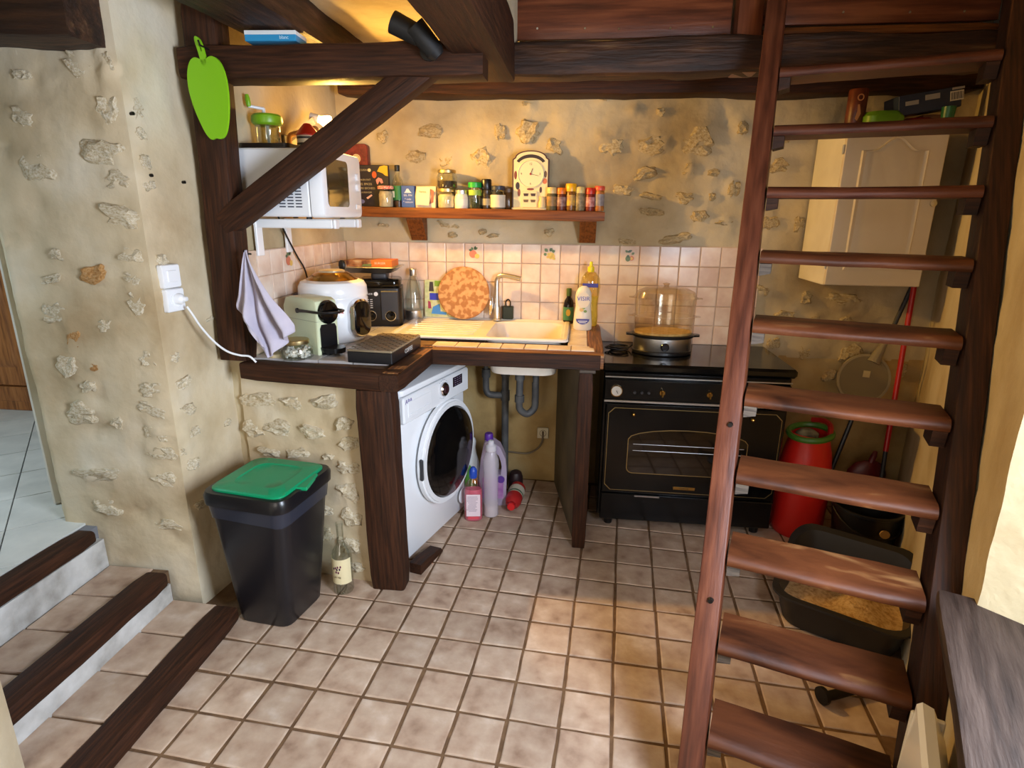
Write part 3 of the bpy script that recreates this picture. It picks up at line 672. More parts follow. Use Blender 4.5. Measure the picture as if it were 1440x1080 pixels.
m = MB(); m.ring(A1, A2, 0, .0016, 0, front(-.02, -.0186, .452)); m.build('window_border', gold, door)
m = MB(); m.prism(A2, -.002, .0009, 0, front(-.02, -.0186, .452)); win = m.build('oven_window', plain('oven_glass', (20, 18, 15), .07, coat=.5), door)
m = MB()
for z in (.49, .455): m.cyl((-.29, -.0198, z), (.26, -.0198, z), .0016, .0016, 6)
m.build('oven_rack', steel, door)
for x, z in ((-.30, .655), (.28, .655)):
    m = MB(); m.cyl((x, -.018, z), (x, -.034, z), .006, .004, 10); m.lathe([(.0, -.009), (.008, -.006), (.01, 0), (.008, .006), (0, .009)], 12, 0, Matrix.Translation((x, -.038, z)), False, False); m.build('door_knob', brass, door)
m = MB(); m.box((-.015, -.0198, .256), (.11, .002, .016), .0004); m.build('badge', brass, door)
text('badge_lettering', 'CUISINE', .013, front(-.015, -.0211, .256), plain('badge_ink', (60, 44, 20), .5), door)
m = MB(); m.box((0, .002, .125), (.88, .03, .15), .005); dr = m.build('warming_drawer', black_enamel, ov)
m = MB(); m.box((-.20, -.016, .197), (.13, .012, .008), .002); m.build('drawer_pull', steel, dr)
for x in (-.39, .38):
    for y in (.05, .46):
        m = MB(); m.cyl((x, y, 0), (x, y, .055), .022, .026, 12); m.build('foot', black_plastic, ov)
m = MB(); m.lathe([(.028, 0), (.028, .008), (.025, .011), (.0245, .009), (0, .009)], 28, 0, front(-.39, -.011, .770), True, False); cl_ = m.build('timer_dial', plain('dial_white', (226, 224, 216), .3), ov)
m = MB(); m.box((-.387, -.0215, .764), (.0025, .001, .018), 0, 0, Matrix.Rotation(-.5, 3, 'Y')); m.build('dial_hand', black_plastic, cl_)
m = MB(); m.ring(circ(.029, 28), circ(.0262, 28), 0, .013, 0, front(-.39, -.011, .770)); m.build('dial_rim', brass, cl_)
for x in (-.30, -.265, -.23):
    m = MB(); m.cyl((x, -.01, .764), (x, -.018, .764), .008, .007, 12); m.build('push_button', dark_grey, ov)
for x in (-.165, .065, .20, .33):
    m = MB(); m.cyl((x, -.011, .768), (x, -.02, .768), .016, .013, 16); m.box((x, -.03, .768), (.009, .02, .034), .003); m.build('gas_knob', brass, ov)

# ------------------------------------------------------------------ ladder stair
LA = radians(-18.4); LU = Vector((cos(LA), sin(LA), 0)); LV = Vector((-sin(LA), cos(LA), 0))
L0 = Vector((.401, 1.332, .209)); LD = Vector((.031, .121, .21))
def lw(k): return .45+.022*k
ls = thing('ladder_stair', 'steep stained timber ladder stair with worn open treads', 'stair', (.62, 1.25, 0))
LI = WM[ls].inverted()
k0, k1 = -.209/.21, 10.55
def stile(side):
    out = []
    for k in [k0+(k1-k0)*i/24 for i in range(25)]:
        p = L0+LD*k
        if side > 0: p = p+LU*(lw(k)+.002)
        else: p = p-LU*.002
        out.append(p)
    m = MB(); th = .066; dp = .135
    loops = []
    for i, p in enumerate(out):
        L = []
        for a, b in rrect(th, dp, .006, 2):
            q = p+LU*(side*(th/2)+a)+LV*(b+dp/2-.012)
            f = noise.noise(q*3+Vector((side*5, 0, 0)))*.004
            q = q+LU*f*.6; L.append(tuple(q))
        loops.append(L)
    m.loft(loops)
    # into a frame whose X runs up the stile
    o0 = out[0]; M = frame(o0, LD, LU)
    Mi = M.inverted(); m.v = [tuple(Mi @ Vector(v)) for v in m.v]
    return m.build('stile', wood_red if side < 0 else wood_dark, ls, 40, LI @ M)
stile(-1); stile(1)
for k in range(10):
    p = L0+LD*k; w = lw(k); M = frame(p+LU*w/2, LU, LV)
    m = MB(); n = 10; loops = []
    for i in range(n+1):
        t = i/n-.5; L = []; wear = .006*(1-(2*t)**2)
        h, dpt = .037, .15
        prof = [(-.004, .006), (.0, .0), (dpt, 0), (dpt, h), (.02, h-wear*.4), (.006, h-.004-wear), (-.004, h-.014-wear*.5), (-.006, .014)]
        for (a, b) in prof: L.append((t*(w-.006), a+noise.noise(Vector((t*4, k*3.3, a*9)))*.002, b+noise.noise(Vector((t*5, k*2.1, a*8)))*.0018))
        loops.append(L)
    m.loft(loops)
    m.build('tread', wood_worn if k < 7 else wood_red, ls, 40, LI @ M)
    for sd in (-1, 1):
        x = sd*(w/2-.022)
        c = MB(); z0 = -.042 if sd < 0 else -.05
        c.loft([[(x-.018, y, z) for y, z in ((.005, -.001), (.1, -.001), (.1, z0), (.015, z0))], [(x+.018*(1 if sd > 0 else 1), y, z) for y, z in ((.005, -.001), (.1, -.001), (.1, z0*(1 if sd > 0 else .8)), (.015, z0*(1 if sd > 0 else .8)))]])
        c.build('cleat', raw_wood if sd < 0 and k < 7 else wood_dark, ls, 30, LI @ M)
for k in (1.6, 3.75):
    p = L0+LD*k; m = MB(); m.cyl(p-LU*.03-LV*.012, p-LU*.03-LV*.021, .009, .007, 12); m.build('bolt', iron, ls, 35, LI)

# ------------------------------------------------------------------ wall cabinet at right
wc = thing('wall_cabinet', 'cream wall cabinet with arched panel door seen through the stair', 'cabinet', (1.405, 3.05, 1.30))
m = MB(); m.box((0, .18, .36), (.434, .34, .72), .003); m.build('carcass', white_paint, wc)
cream = mottled('cream_door', [(206, 192, 168), (216, 204, 184)], 4, .45)
m = MB(); m.box((0, -.002, .36), (.436, .02, .715), .004); cd = m.build('cabinet_door', cream, wc)
def cath(w, z0, z1, rise, n=16):
    P = [(-w, z0), (w, z0), (w, z1)]
    for i in range(1, n):
        t = 1-2*i/n; a = abs(t)
        P.append((w*t, z1+rise*(.5+.5*cos(pi*min(1, a/.72))) if a < .72 else z1))
    return P+[(-w, z1)]
def grow(P, k):
    c = Vector((0, sum(p[1] for p in P)/len(P)))
    return [(p[0]*(1-k/.15), c.y+(p[1]-c.y)*(1-k/.24)) for p in P]
CA = cath(.145, .075, .615, .06); m = MB()
Fd = front(0, -.012, 0)
f3 = lambda P, z: [tuple(Fd @ Vector((x, y, z))) for x, y in P]
m.loft([f3(CA, -.001), f3(CA, .002), f3(grow(CA, .006), .0075), f3(grow(CA, .014), .003), f3(grow(CA, .022), .0005)], 0, False, False)
m.loft([f3(grow(CA, .022), .0006), f3(grow(CA, .045), .005), f3(grow(CA, .06), .006)], 0, False, True)
m.build('raised_panel', cream, cd)
m = MB(); m.lathe([(.006, 0), (.006, .012), (.015, .018), (.014, .025), (.0, .029)], 18, 0, front(.195, -.012, .385), True, False); m.build('knob', steel, cd)
for z in (.1, .62):
    m = MB(); m.cyl((-.222, -.004, z-.02), (-.222, -.004, z+.02), .006, .006, 10); m.build('hinge', steel, cd)

# ------------------------------------------------------------------ shelf on the back wall
sh = thing('wall_shelf', 'long brown timber shelf on two brackets crowded with jars', 'shelf', (-.55, 3.32, 1.60))
baulk('shelf_board', (-1.38, 3.341, 1.625), (.120, 3.341, 1.611), .148, .054, wood_shelf, sh, rough=.0015, r=.005, seed=81)
for x0 in (-.925, .035):
    m = MB(); m.prism([(0, 0), (-.11, 0), (-.11, -.01), (-.012, -.125), (0, -.125)], -.045, .045)
    o = m.build('bracket', wood_shelf, sh); o.matrix_basis = WM[sh].inverted() @ frame((x0, 3.41, 1.593), (0, 1, 0), (0, 0, 1))
# ------------------------------------------------------------------ microwave on its bracket, and what stands on it
for y, far in ((2.44, 'nearer'), (2.70, 'farther')):
    b = thing('microwave_bracket', 'white wall bracket arm under the microwave, %s of the two' % far, 'bracket', (-1.37, y, 1.59))
    m = MB(); m.box((.17, 0, -.0205), (.345, .04, .036), .004); m.build('arm', white_enamel, b)
    m = MB(); m.box((.351, 0, -.0205), (.014, .042, .038), .004); m.build('end_cap', white_plastic, b)
    m = MB(); m.box((.004, 0, -.08), (.012, .05, .15), .002); m.build('wall_plate', white_enamel, b)
mw = thing('microwave_oven', 'white microwave on wall bracket above the left worktop corner', 'microwave', (-1.055, 2.36, 1.592), pi/2)
m = MB(); m.box((.215, .18, .137), (.43, .29, .262), .006); m.build('case', white_enamel, mw)
m = MB()
F = front(0, 0, 0)
m.loft([[tuple(F @ Vector((x+.215, y+.137, z))) for x, y in rrect(.43-2*i, .268-2*i, .02, 5)] for z, i in ((-.03, 0), (.012, 0), (.022, .004), (.026, .012))]); dr = m.build('oven_door', white_plastic, mw)
m = MB()
m.loft([[tuple(F @ Vector((x+.155, y+.142, z))) for x, y in rrect(.23-2*i, .19-2*i, .022, 5)] for z, i in ((.024, 0), (.0268, .001), (.0262, .012))]); m.build('door_window', plain('smoked_glass', (58, 44, 26), .06), dr)
for z in (.21, .165):
    m = MB(); m.lathe([(.017, 0), (.016, .012), (0, .013)], 18, 0, front(.37, -.025, z-.03), True, False); m.build('timer_knob', white_plastic, mw)
m = MB(); m.box((.37, -.027, .05), (.05, .006, .022), .003); m.build('door_button', white_plastic, mw)
m = MB()
for i in range(7):
    for j in range(3): m.box((-.0006, .08+j*.035, .045+i*.012), (.002, .026, .005))
stuff(m.build('vent_slots', plain('vent_shadow', (70, 74, 84), .8), mw))
for x in (.04, .39):
    for y in (.06, .29):
        m = MB(); m.cyl((x, y, -.003), (x, y, .008), .012, .012, 10); m.build('foot', black_plastic, mw)
m = MB(); m.tube([(-1.365, 2.62, 1.60), (-1.357, 2.66, 1.52), (-1.353, 2.74, 1.42), (-1.352, 2.82, 1.33), (-1.354, 2.86, 1.18)], .004, 8, 0, 6); tag(m.build('power_cable', black_plastic), 'thin black cable hanging down the tiles from the microwave', 'cable')
ty = thing('dark_tray', 'thin dark tray lying on top of the microwave', 'tray', (-1.275, 2.50, 1.862))
m = MB(); m.rbox((0, 0, .006), (.21, .24, .011), .02, .002); m.ring(rrect(.21, .24, .02), rrect(.198, .228, .016), .01, .018); m.build('tray', plain('dark_brown_tray', (28, 18, 14), .4), ty)
chp = thing('hand_chopper', 'clear jar chopper with green lid and white crank on the microwave', 'chopper', (-1.305, 2.49, 1.8737))
m = MB(); m.lathe([(0, 0), (.045, 0), (.048, .004), (.049, .085), (.046, .092)], 28, 0, None, False, False); m.lathe([(.0, .002), (.043, .002), (.0455, .006), (.0465, .085)], 28, 0, None, False, False); m.build('jar', glass, chp)
lime = plain('lime_plastic', (122, 176, 30), .35)
m = MB(); m.lathe([(.05, .083), (.059, .09), (.062, .1), (.060, .118), (.052, .126), (0, .127)], 28); m.build('lid', lime, chp)
m = MB(); m.cyl((-.01, 0, .126), (-.01, 0, .15), .008, .007, 12); m.tube([(-.008, 0, .148), (-.045, -.035, .152), (-.052, -.042, .152)], .006, 8); m.build('crank', white_plastic, chp)
m = MB(); m.lathe([(.006, .15), (.0095, .158), (.010, .18), (.007, .196), (0, .198)], 14, 0, Matrix.Translation((-.034, -.042, 0)) @ Matrix.Rotation(-.10, 4, 'Y')); m.build('crank_grip', lime, chp)
m = MB(); m.cyl((0, 0, .01), (0, 0, .085), .006, .006, 8); m.build('blade_shaft', white_plastic, chp)
ca = thing('canister', 'small pale canister with dark bands and red conical lid on microwave', 'canister', (-1.185, 2.60, 1.862))
m = MB(); m.lathe([(0, 0), (.044, 0), (.046, .004), (.046, .066), (.043, .07), (0, .07)], 24); m.build('body', plain('canister_cream', (214, 204, 186), .4), ca)
m = MB()
for z in (.03, .055): m.lathe([(.0464, z), (.0464, z+.009)], 24, 0, None, False, False)
stuff(m.build('dark_bands', dark_grey, ca))
m = MB(); m.lathe([(.05, .069), (.05, .073), (.034, .095), (.014, .118), (0, .121)], 24); m.build('lid', plain('red_lacquer', (170, 34, 24), .35), ca)
lp = thing('clip_lamp', 'lit lamp with tilted grey arm glowing behind the microwave', 'lamp', (-1.37, 2.78, 1.92))
LI_ = WM[lp].inverted()
m = MB(); m.box((-1.366, 2.76, 1.925), (.024, .07, .06), .005); m.build('wall_clip', dark_grey, lp, 35, LI_)
m = MB(); m.loft([[(x, y+b, z+c) for b, c in ((-.013, -.014), (.013, -.014), (.013, .014), (-.013, .014))] for x, y, z in ((-1.36, 2.74, 1.925), (-1.285, 2.90, 2.035))]); m.build('arm', plain('grey_arm', (128, 118, 104), .5), lp, 35, LI_)
d_ = Vector((.93, .2, -.3)).normalized(); p0 = Vector((-1.292, 2.922, 2.052))
m = MB(); m.cyl(p0-d_*.02, p0+d_*.02, .017, .019, 16); m.build('socket', plain('socket_white', (220, 214, 204), .4), lp, 35, LI_)
m = MB(); m.lathe([(.014, 0), (.017, .012), (.027, .034), (.032, .048), (.03, .056), (.018, .062), (0, .064)], 22, 0, Matrix.Translation(p0+d_*.018) @ d_.to_track_quat('Z', 'Y').to_matrix().to_4x4(), True, False)
m.build('bulb', plain('glowing_bulb', (255, 230, 190), .3, 0, .5, (255, 196, 120), 22), lp, 35, LI_)
rg = thing('wooden_loop', 'tan wooden loop lying on the microwave behind the lamp arm', 'loop', (-1.25, 2.66, 1.862))
m = MB(); m.tube([(-.05, 0, .02), (-.046, 0, .075), (-.015, .01, .09), (.03, .015, .1), (.07, .015, .108), (.085, .015, .07), (.07, .01, .02)], .011, 10, 0, 5); m.build('loop', plain('tan_wood', (172, 122, 66), .5), rg)

# ------------------------------------------------------------------ things on the long shelf
def sx(px, y=3.335): return (-1.2+(px-505)*.00381)*(y/3.2)
def zs(x): return 1.6505-(x+1.375)/1.493*.012
tin = thing('tin_box', 'dark red tin with round cream emblem standing behind the book', 'tin', (sx(503, 3.392), 3.392, zs(-1.2)))
m = MB(); m.T = FRONT; m.loft([[(x, y+.168, z) for x, y in rrect(.165-2*i, .335-2*i, .02, 4)] for z, i in ((-.022, .003), (-.018, 0), (.018, 0), (.022, .003))]); m.build('box', mottled('red_tin', [(92, 30, 30), (120, 44, 42), (96, 34, 34)], 30, .4), tin)
m = MB(); m.prism(circ(.024, 24, .017, .258), .0222, .0228, 0, FRONT); em = m.build('emblem', plain('emblem_cream', (206, 186, 140), .5), tin)
m = MB(); m.ring(circ(.019, 20, .017, .258), circ(.017, 20, .017, .258), .0228, .0231, 0, FRONT); m.box((.017, -.023, .256), (.003, .0004, .018)); m.box((.017, -.023, .262), (.014, .0004, .003)); stuff(m.build('emblem_print', plain('emblem_ink', (110, 80, 50), .5), em))
bkx = sx(527, 3.375)
bo = thing('recipe_book', 'dark navy book with flower cover standing on the shelf', 'book', (bkx, 3.354, zs(bkx)))
m = MB(); m.box((0, 0, .112), (.205, .024, .222), .002); m.build('cover', plain('navy_cover', (24, 22, 38), .35), bo)
m = MB(); m.box((.0, 0, .2215), (.2, .017, .003)); m.build('pages', plain('page_cream', (210, 196, 160), .8), bo)
F = front(0, -.0122, 0)
def petal(c, pts):
    m = MB(); m.prism(pts, 0, .0008, 0, F); m.build('flower_print', c, bo)
petal(plain('yellow_print', (226, 176, 30), .5), [(.04, .19), (.055, .215), (.08, .221), (.1, .218), (.1, .165), (.085, .168), (.07, .18)])
petal(plain('orange_print', (206, 84, 34), .5), circ(.013, 12, .022, .172, .018))
petal(plain('pink_print', (214, 140, 128), .5), [(.03, .145), (.045, .158), (.065, .15), (.072, .13), (.06, .125), (.05, .14), (.04, .12), (.034, .125)])
petal(plain('pale_print', (220, 170, 150), .5), [(-.03, .05), (.0, .068), (.006, .062), (-.022, .042)])
petal(plain('rust_print', (170, 72, 44), .5), [(-.1, .07), (-.085, .072), (-.075, .05), (-.08, .022), (-.1, .01)])
petal(plain('slate_print', (92, 96, 140), .5), circ(.02, 12, -.06, .03, .012))
petal(plain('cream_seal', (214, 200, 150), .5), circ(.009, 14, -.005, .196))
ink = plain('cover_lettering', (176, 164, 124), .5)
for s_, z, h in (('ON EN FAIT', .145, .013), ('MIEL EPICES', .122, .016), ('FLEURS SECHEES', .1, .016), ('ET A MANGER', .078, .012), ('CUISINE', .196, .014)):
    text('cover_lettering', s_, h, front(-.035, -.0128, z), ink, bo, .0003)

def jar(name, label, cat, px, py, r, h, body, content=None, fill=.8, lid=None, lid_h=.016, lid_r=None, group=None, shoulder=.0, neck=None, z=None, band=None, x=None):
    X = sx(px, py) if x is None else x
    t = thing(name, label, cat, (X, py, (zs(X) if z is None else z)), 0, group)
    nk = neck or r*.85; hb = h-lid_h
    m = MB(); m.lathe([(0, 0), (r*.93, 0), (r, .005), (r, hb*.72-shoulder), (nk, hb*.92), (nk, hb)], 22, 0, None, False, False); m.build('jar_body', body, t)
    if content:
        m = MB(); m.lathe([(0, .003), (r*.9, .003), (r*.95, .007), (r*.95, min(hb*.70-shoulder, hb*fill)), (nk*.9 if fill > .75 else r*.94, hb*fill), (0, hb*fill)], 22); m.build('contents', content, t)
    if lid:
        lr = lid_r or nk*1.1
        m = MB(); m.lathe([(lr, hb-.003), (lr, h-.003), (lr*.93, h), (0, h)], 22); m.build('lid', lid, t)
    if band:
        m = MB(); z0, z1, bm_ = band; m.lathe([(r*1.012, hb*z0), (r*1.012, hb*z1)], 22, 0, None, False, False); m.build('paper_label', bm_, t)
    return t
salt = mottled('white_grains', [(196, 180, 150), (222, 208, 180)], 60, .9)
gingham = mottled('gingham', [(196, 60, 50), (226, 150, 130), (236, 220, 200)], 120, .5)
jar('preserve_jar', 'faceted jar of pale grains with red checked lid before book', 'jar', 545, 3.298, .040, .112, glass, salt, .86, gingham, .014, .044)
t = thing('glass_bottle', 'clear bottle with green label and black cap on the shelf', 'bottle', (sx(562), 3.345, zs(-1)))
m = MB(); m.lathe([(0, 0), (.029, 0), (.031, .004), (.031, .11), (.027, .145), (.013, .17), (.012, .195)], 22, 0, None, False, False); m.build('bottle_glass', glass, t)
m = MB(); m.lathe([(0, .003), (.029, .003), (.029, .035), (0, .035)], 20); m.build('liquid', plain('brown_syrup', (74, 34, 16), .3), t)
m = MB(); m.lathe([(.0315, .04), (.0315, .115)], 22, 0, None, False, False); m.build('green_label', plain('label_green', (46, 120, 58), .5), t)
m = MB(); m.box((-.018, -.0305, .07), (.014, .006, .034), .001); m.build('white_patch', plain('label_white', (230, 220, 190), .5), t)
m = MB(); m.lathe([(.0145, .192), (.0145, .222), (.013, .224), (0, .224)], 18); m.build('cap', black_plastic, t)
t = thing('blue_packet', 'small blue cardboard packet with white print on the shelf', 'packet', (sx(578, 3.33), 3.335, zs(-.95)))
m = MB(); m.box((0, 0, .058), (.074, .045, .116), .0015); m.build('carton', plain('packet_blue', (58, 92, 164), .5), t)
pw = plain('packet_print', (206, 214, 226), .5)
m = MB(); m.prism([(-.02, .078), (.022, .078), (.012, .088), (.004, .1), (-.006, .1), (-.012, .088)], 0, .0008, 0, front(0, -.0226, 0)); m.build('packet_picture', pw, t)
for s_, z in (('SEL FIN', .065), ('* iode', .045), ('* cuisson', .03)): text('packet_lettering', s_, .015, front(0, -.0232, z), pw, t, .0003)
t = thing('paper_packet', 'cream paper packet with a folded note clipped on front', 'packet', (sx(603, 3.33), 3.338, zs(-.85)))
m = MB(); m.loft([[(-.055, -.03, 0), (.055, -.03, 0), (.055, .03, 0), (-.055, .03, 0)], [(-.057, -.03, .06), (.057, -.03, .06), (.057, .03, .06), (-.057, .03, .06)], [(-.055, -.008, .115), (.055, -.008, .115), (.055, .008, .115), (-.055, .008, .115)]]); m.build('bag', mottled('cream_paper', [(196, 180, 150), (218, 204, 176)], 20, .7), t)
m = MB(); m.box((-.012, -.034, .062), (.075, .002, .095), 0, 0, Matrix.Rotation(-.17, 3, 'X') @ Matrix.Rotation(.05, 3, 'Y')); m.build('note', plain('note_paper', (224, 208, 176), .7), t)
m = MB(); m.prism([(.02, .02), (.045, .03), (.05, .09), (.03, .1), (.034, .06)], 0, .001, 0, front(0, -.0305, 0)); m.build('printed_flourish', plain('flourish', (150, 96, 76), .6), t)
text('note_lettering', 'Farine', .016, front(-.012, -.0368, .085), plain('note_ink', (140, 120, 96), .6), t, .0002)
j = jar('storage_jar', 'jar of pale flour with gold lid carrying another jar on top', 'jar', 632, 3.335, .050, .106, glass, mottled('flour', [(206, 190, 152), (224, 212, 180)], 30, .9), .82, gold_lid, .016, .05)
jx = sx(632, 3.335)
jar('upper_jar', 'round jar with dark contents standing on the pale flour jar', 'jar', 633, 3.335, .056, .095, glass, plain('dark_contents', (50, 36, 20), .6), .45, gold_lid, .014, .05, shoulder=.0, z=zs(jx)+.1065)
jar('small_jar', 'small white-labelled jar with silver lid right of the flour jar', 'jar', 653, 3.318, .037, .098, plain('yogurt_white', (226, 214, 196), .4), None, 0, steel, .018, .034, band=(.2, .62, plain('label_pale', (236, 226, 206), .5)))
jar('herb_jar', 'clear jar of dried green herbs with bright green lid', 'jar', 672, 3.325, .036, .138, glass, mottled('dried_herbs', [(40, 44, 24), (74, 80, 44)], 50, .9), .5, plain('bright_green_lid', (30, 150, 56), .35), .024, .037, neck=.035, band=(.62, .86, plain('label_lime', (140, 170, 60), .5)))
t = thing('pepper_mill', 'dark glass pepper mill with tall black cap', 'mill', (sx(688), 3.335, zs(-.53)))
m = MB(); m.lathe([(0, 0), (.027, 0), (.028, .004), (.028, .075), (.024, .095), (.026, .1)], 20, 0, None, True, False); m.build('mill_body', mottled('peppercorns', [(24, 18, 12), (70, 58, 40)], 90, .25), t)
m = MB(); m.lathe([(.026, .1), (.028, .104), (.028, .15), (.025, .156), (0, .156)], 20); m.build('cap', black_plastic, t)
m = MB(); m.lathe([(.0284, .02), (.0284, .055)], 20, 0, None, False, False); m.build('paper_label', plain('grey_label', (150, 140, 112), .5), t)
jar('labelled_jar', 'jar with dark blue lid and pale label left of the clock', 'jar', 704, 3.33, .041, .122, glass, plain('grey_powder', (150, 140, 120), .8), .6, plain('navy_lid', (34, 42, 60), .4), .018, .038, band=(.1, .72, mottled('pale_label', [(190, 184, 166), (206, 200, 182)], 20, .6)))
jar('brown_jar', 'small brown jar half hidden between labelled jar and clock', 'jar', 718, 3.374, .034, .112, plain('brown_glass', (84, 54, 22), .2), None, 0, plain('brown_lid', (96, 66, 30), .4), .018, .032)

cx = -.284
ck = thing('mantel_clock', 'cream arched clock with brown edge standing on the shelf', 'clock', (cx, 3.355, zs(cx)))
def clock_out(w, h, k=0):
    P = [(-w, 0), (w, 0), (w, h*.855), (w*.93, h*.872), (w*.86, h*.885)]
    P += [(w*.86*cos(pi*i/16), h*.885+(h-h*.885)*sin(pi*i/16)) for i in range(1, 16)]
    return P+[(-w*.86, h*.885), (-w*.93, h*.872), (-w, h*.855)]
m = MB(); m.prism(clock_out(.099, .305), -.028, .01, 0, FRONT); m.build('case', plain('brown_edge', (74, 34, 24), .4), ck)
m = MB(); m.prism([(p[0]*.93, .006+p[1]*.962) for p in clock_out(.099, .305)], .01, .0125, 0, FRONT); fr = m.build('front_board', plain('cream_board', (226, 208, 160), .5), ck)
m = MB(); m.box((0, -.004, .006), (.2, .055, .012), .002); m.build('base', plain('cream_base', (222, 204, 158), .5), ck)
m = MB(); m.lathe([(.073, 0), (.073, .004), (.068, .006), (.066, .003), (0, .003)], 36, 0, front(0, -.0125, .186), True, False); df_ = m.build('dial', plain('dial_cream', (226, 212, 168), .4), ck)
m = MB()
P = [(.085*cos(a), .06*sin(a)) for a in [pi*.14+pi*.72*i/14 for i in range(15)]]
Q = [(.07*cos(a), .043*sin(a)) for a in [pi*.14+pi*.72*i/14 for i in range(15)]]
m.prism(P+Q[::-1], .0125, .0135, 0, FRONT @ Matrix.Translation((0, .225, 0))); m.build('arched_band', plain('dark_band', (44, 30, 24), .5), ck)
num = plain('numeral_ink', (90, 66, 40), .5)
for s_, x, z in (('12', 0, .05), ('3', .05, 0), ('6', 0, -.05), ('9', -.05, 0)): text('numeral', s_, .016, front(x, -.016, .186+z), num, df_, .0003)
for a, L, w in ((1.2, .03, .003), (-.22, .044, .002)):
    m = MB(); m.box((L/2*cos(a), -.0175, .186+L/2*sin(a)), (L, .001, w), 0, 0, Matrix.Rotation(-a, 3, 'Y')); m.build('clock_hand', iron, df_)
m = MB(); m.cyl((0, -.016, .186), (0, -.0185, .186), .006, .005, 12); m.build('hand_hub', plain('red_hub', (150, 40, 30), .4), df_)
# painted kitchen motif: a small dresser, a jug and fruit
m = MB(); m.box((-.004, -.016, .056), (.08, .008, .085), .001); dz = m.build('dresser_ornament', plain('ornament_cream', (224, 206, 158), .5), ck)
for x in (-.023, .016):
    for z, c in ((.078, (60, 34, 30)), (.046, (104, 84, 56))):
        m = MB(); m.prism([(-.014, .008), (.014, .008), (.011, -.006), (-.011, -.006)], 0, .001, 0, front(x, -.0201, z)); m.build('ornament_pot', plain('pot', c, .5), dz)
m = MB(); m.lathe([(0, 0), (.02, 0), (.022, .02), (.014, .045), (.018, .058), (0, .058)], 14, 0, Matrix.Translation((.066, -.022, .012))); m.build('ornament_jug', plain('jug_cream', (210, 186, 134), .5), ck)
for x, z, c, rx, rz in ((-.082, .18, (120, 60, 40), .008, .022), (-.07, .125, (50, 44, 50), .011, .02), (-.062, .09, (130, 70, 50), .008, .02), (.077, .15, (196, 110, 70), .013, .015), (.08, .185, (110, 80, 50), .008, .018), (.056, .105, (70, 40, 34), .007, .016), (0, .108, (120, 50, 44), .02, .006)):
    m = MB(); m.prism(circ(rx, 12, x, z, rz), .0125, .0135, 0, FRONT); m.build('painted_fruit', plain('fruit_paint', c, .5), ck)

sp = 'row of small spice jars right of the clock'
def spice(px, label, h, lidc, cont, lr=.026, lh=.03, lb=None, r=.0265, y=3.318):
    X = sx(px, y); t = thing('spice_jar', label, 'spice jar', (X, y, zs(X)), 0, sp)
    m = MB(); hb = h-lh; m.lathe([(0, 0), (r*.96, 0), (r, .004), (r, hb*.9), (r*.86, hb), (0, hb)], 18); m.build('jar_body', cont, t)
    m = MB(); m.lathe([(lr, hb-.002), (lr*1.02, hb+lh*.3), (lr, h-.004), (lr*.9, h), (0, h)], 18); m.build('lid', lidc, t)
    m = MB(); m.lathe([(r*1.01, hb*.25), (r*1.01, hb*.8)], 18, 0, None, False, False); m.build('paper_label', lb or plain('spice_label', (150, 110, 70), .5), t)
    return t
spice(778, 'spice jar with cream lid and olive herbs beside the clock', .118, plain('cream_lid', (206, 180, 120), .4), mottled('olive_herbs', [(60, 50, 26), (104, 92, 56)], 60, .6), lb=mottled('olive_label', [(110, 96, 56), (180, 130, 80)], 30, .5))
spice(791, 'spice jar with orange lid and brown-red label', .116, plain('orange_lid', (208, 110, 20), .4), mottled('red_spice', [(70, 26, 16), (110, 50, 30)], 60, .4), lb=mottled('brown_label', [(96, 44, 36), (170, 140, 130)], 40, .5))
spice(804, 'spice jar with bulging yellow cap', .138, plain('yellow_cap', (232, 168, 20), .35), mottled('brown_spice', [(84, 50, 20), (140, 90, 30)], 60, .3), .029, .038, lb=mottled('yellow_label', [(214, 170, 40), (120, 80, 90)], 30, .5))
spice(816, 'spice jar with tall beige lid and grey herbs', .122, plain('beige_lid', (206, 184, 116), .4), mottled('grey_herbs', [(90, 80, 54), (140, 124, 90)], 60, .5), lb=mottled('grey_herb_label', [(96, 84, 60), (170, 150, 110)], 40, .5))
spice(830, 'spice jar with red lid and red label', .118, plain('red_lid', (186, 40, 22), .4), mottled('paprika', [(90, 20, 12), (130, 40, 24)], 60, .4), lb=mottled('red_label', [(150, 50, 44), (210, 160, 150)], 40, .5))
t = spice(842.5, 'end spice jar with hinged coral cap and grey label', .128, plain('coral_cap', (214, 84, 60), .4), mottled('chilli_flakes', [(130, 70, 30), (190, 120, 50)], 60, .4), .027, .02, lb=mottled('bluegrey_label', [(120, 110, 110), (150, 140, 136)], 40, .5))

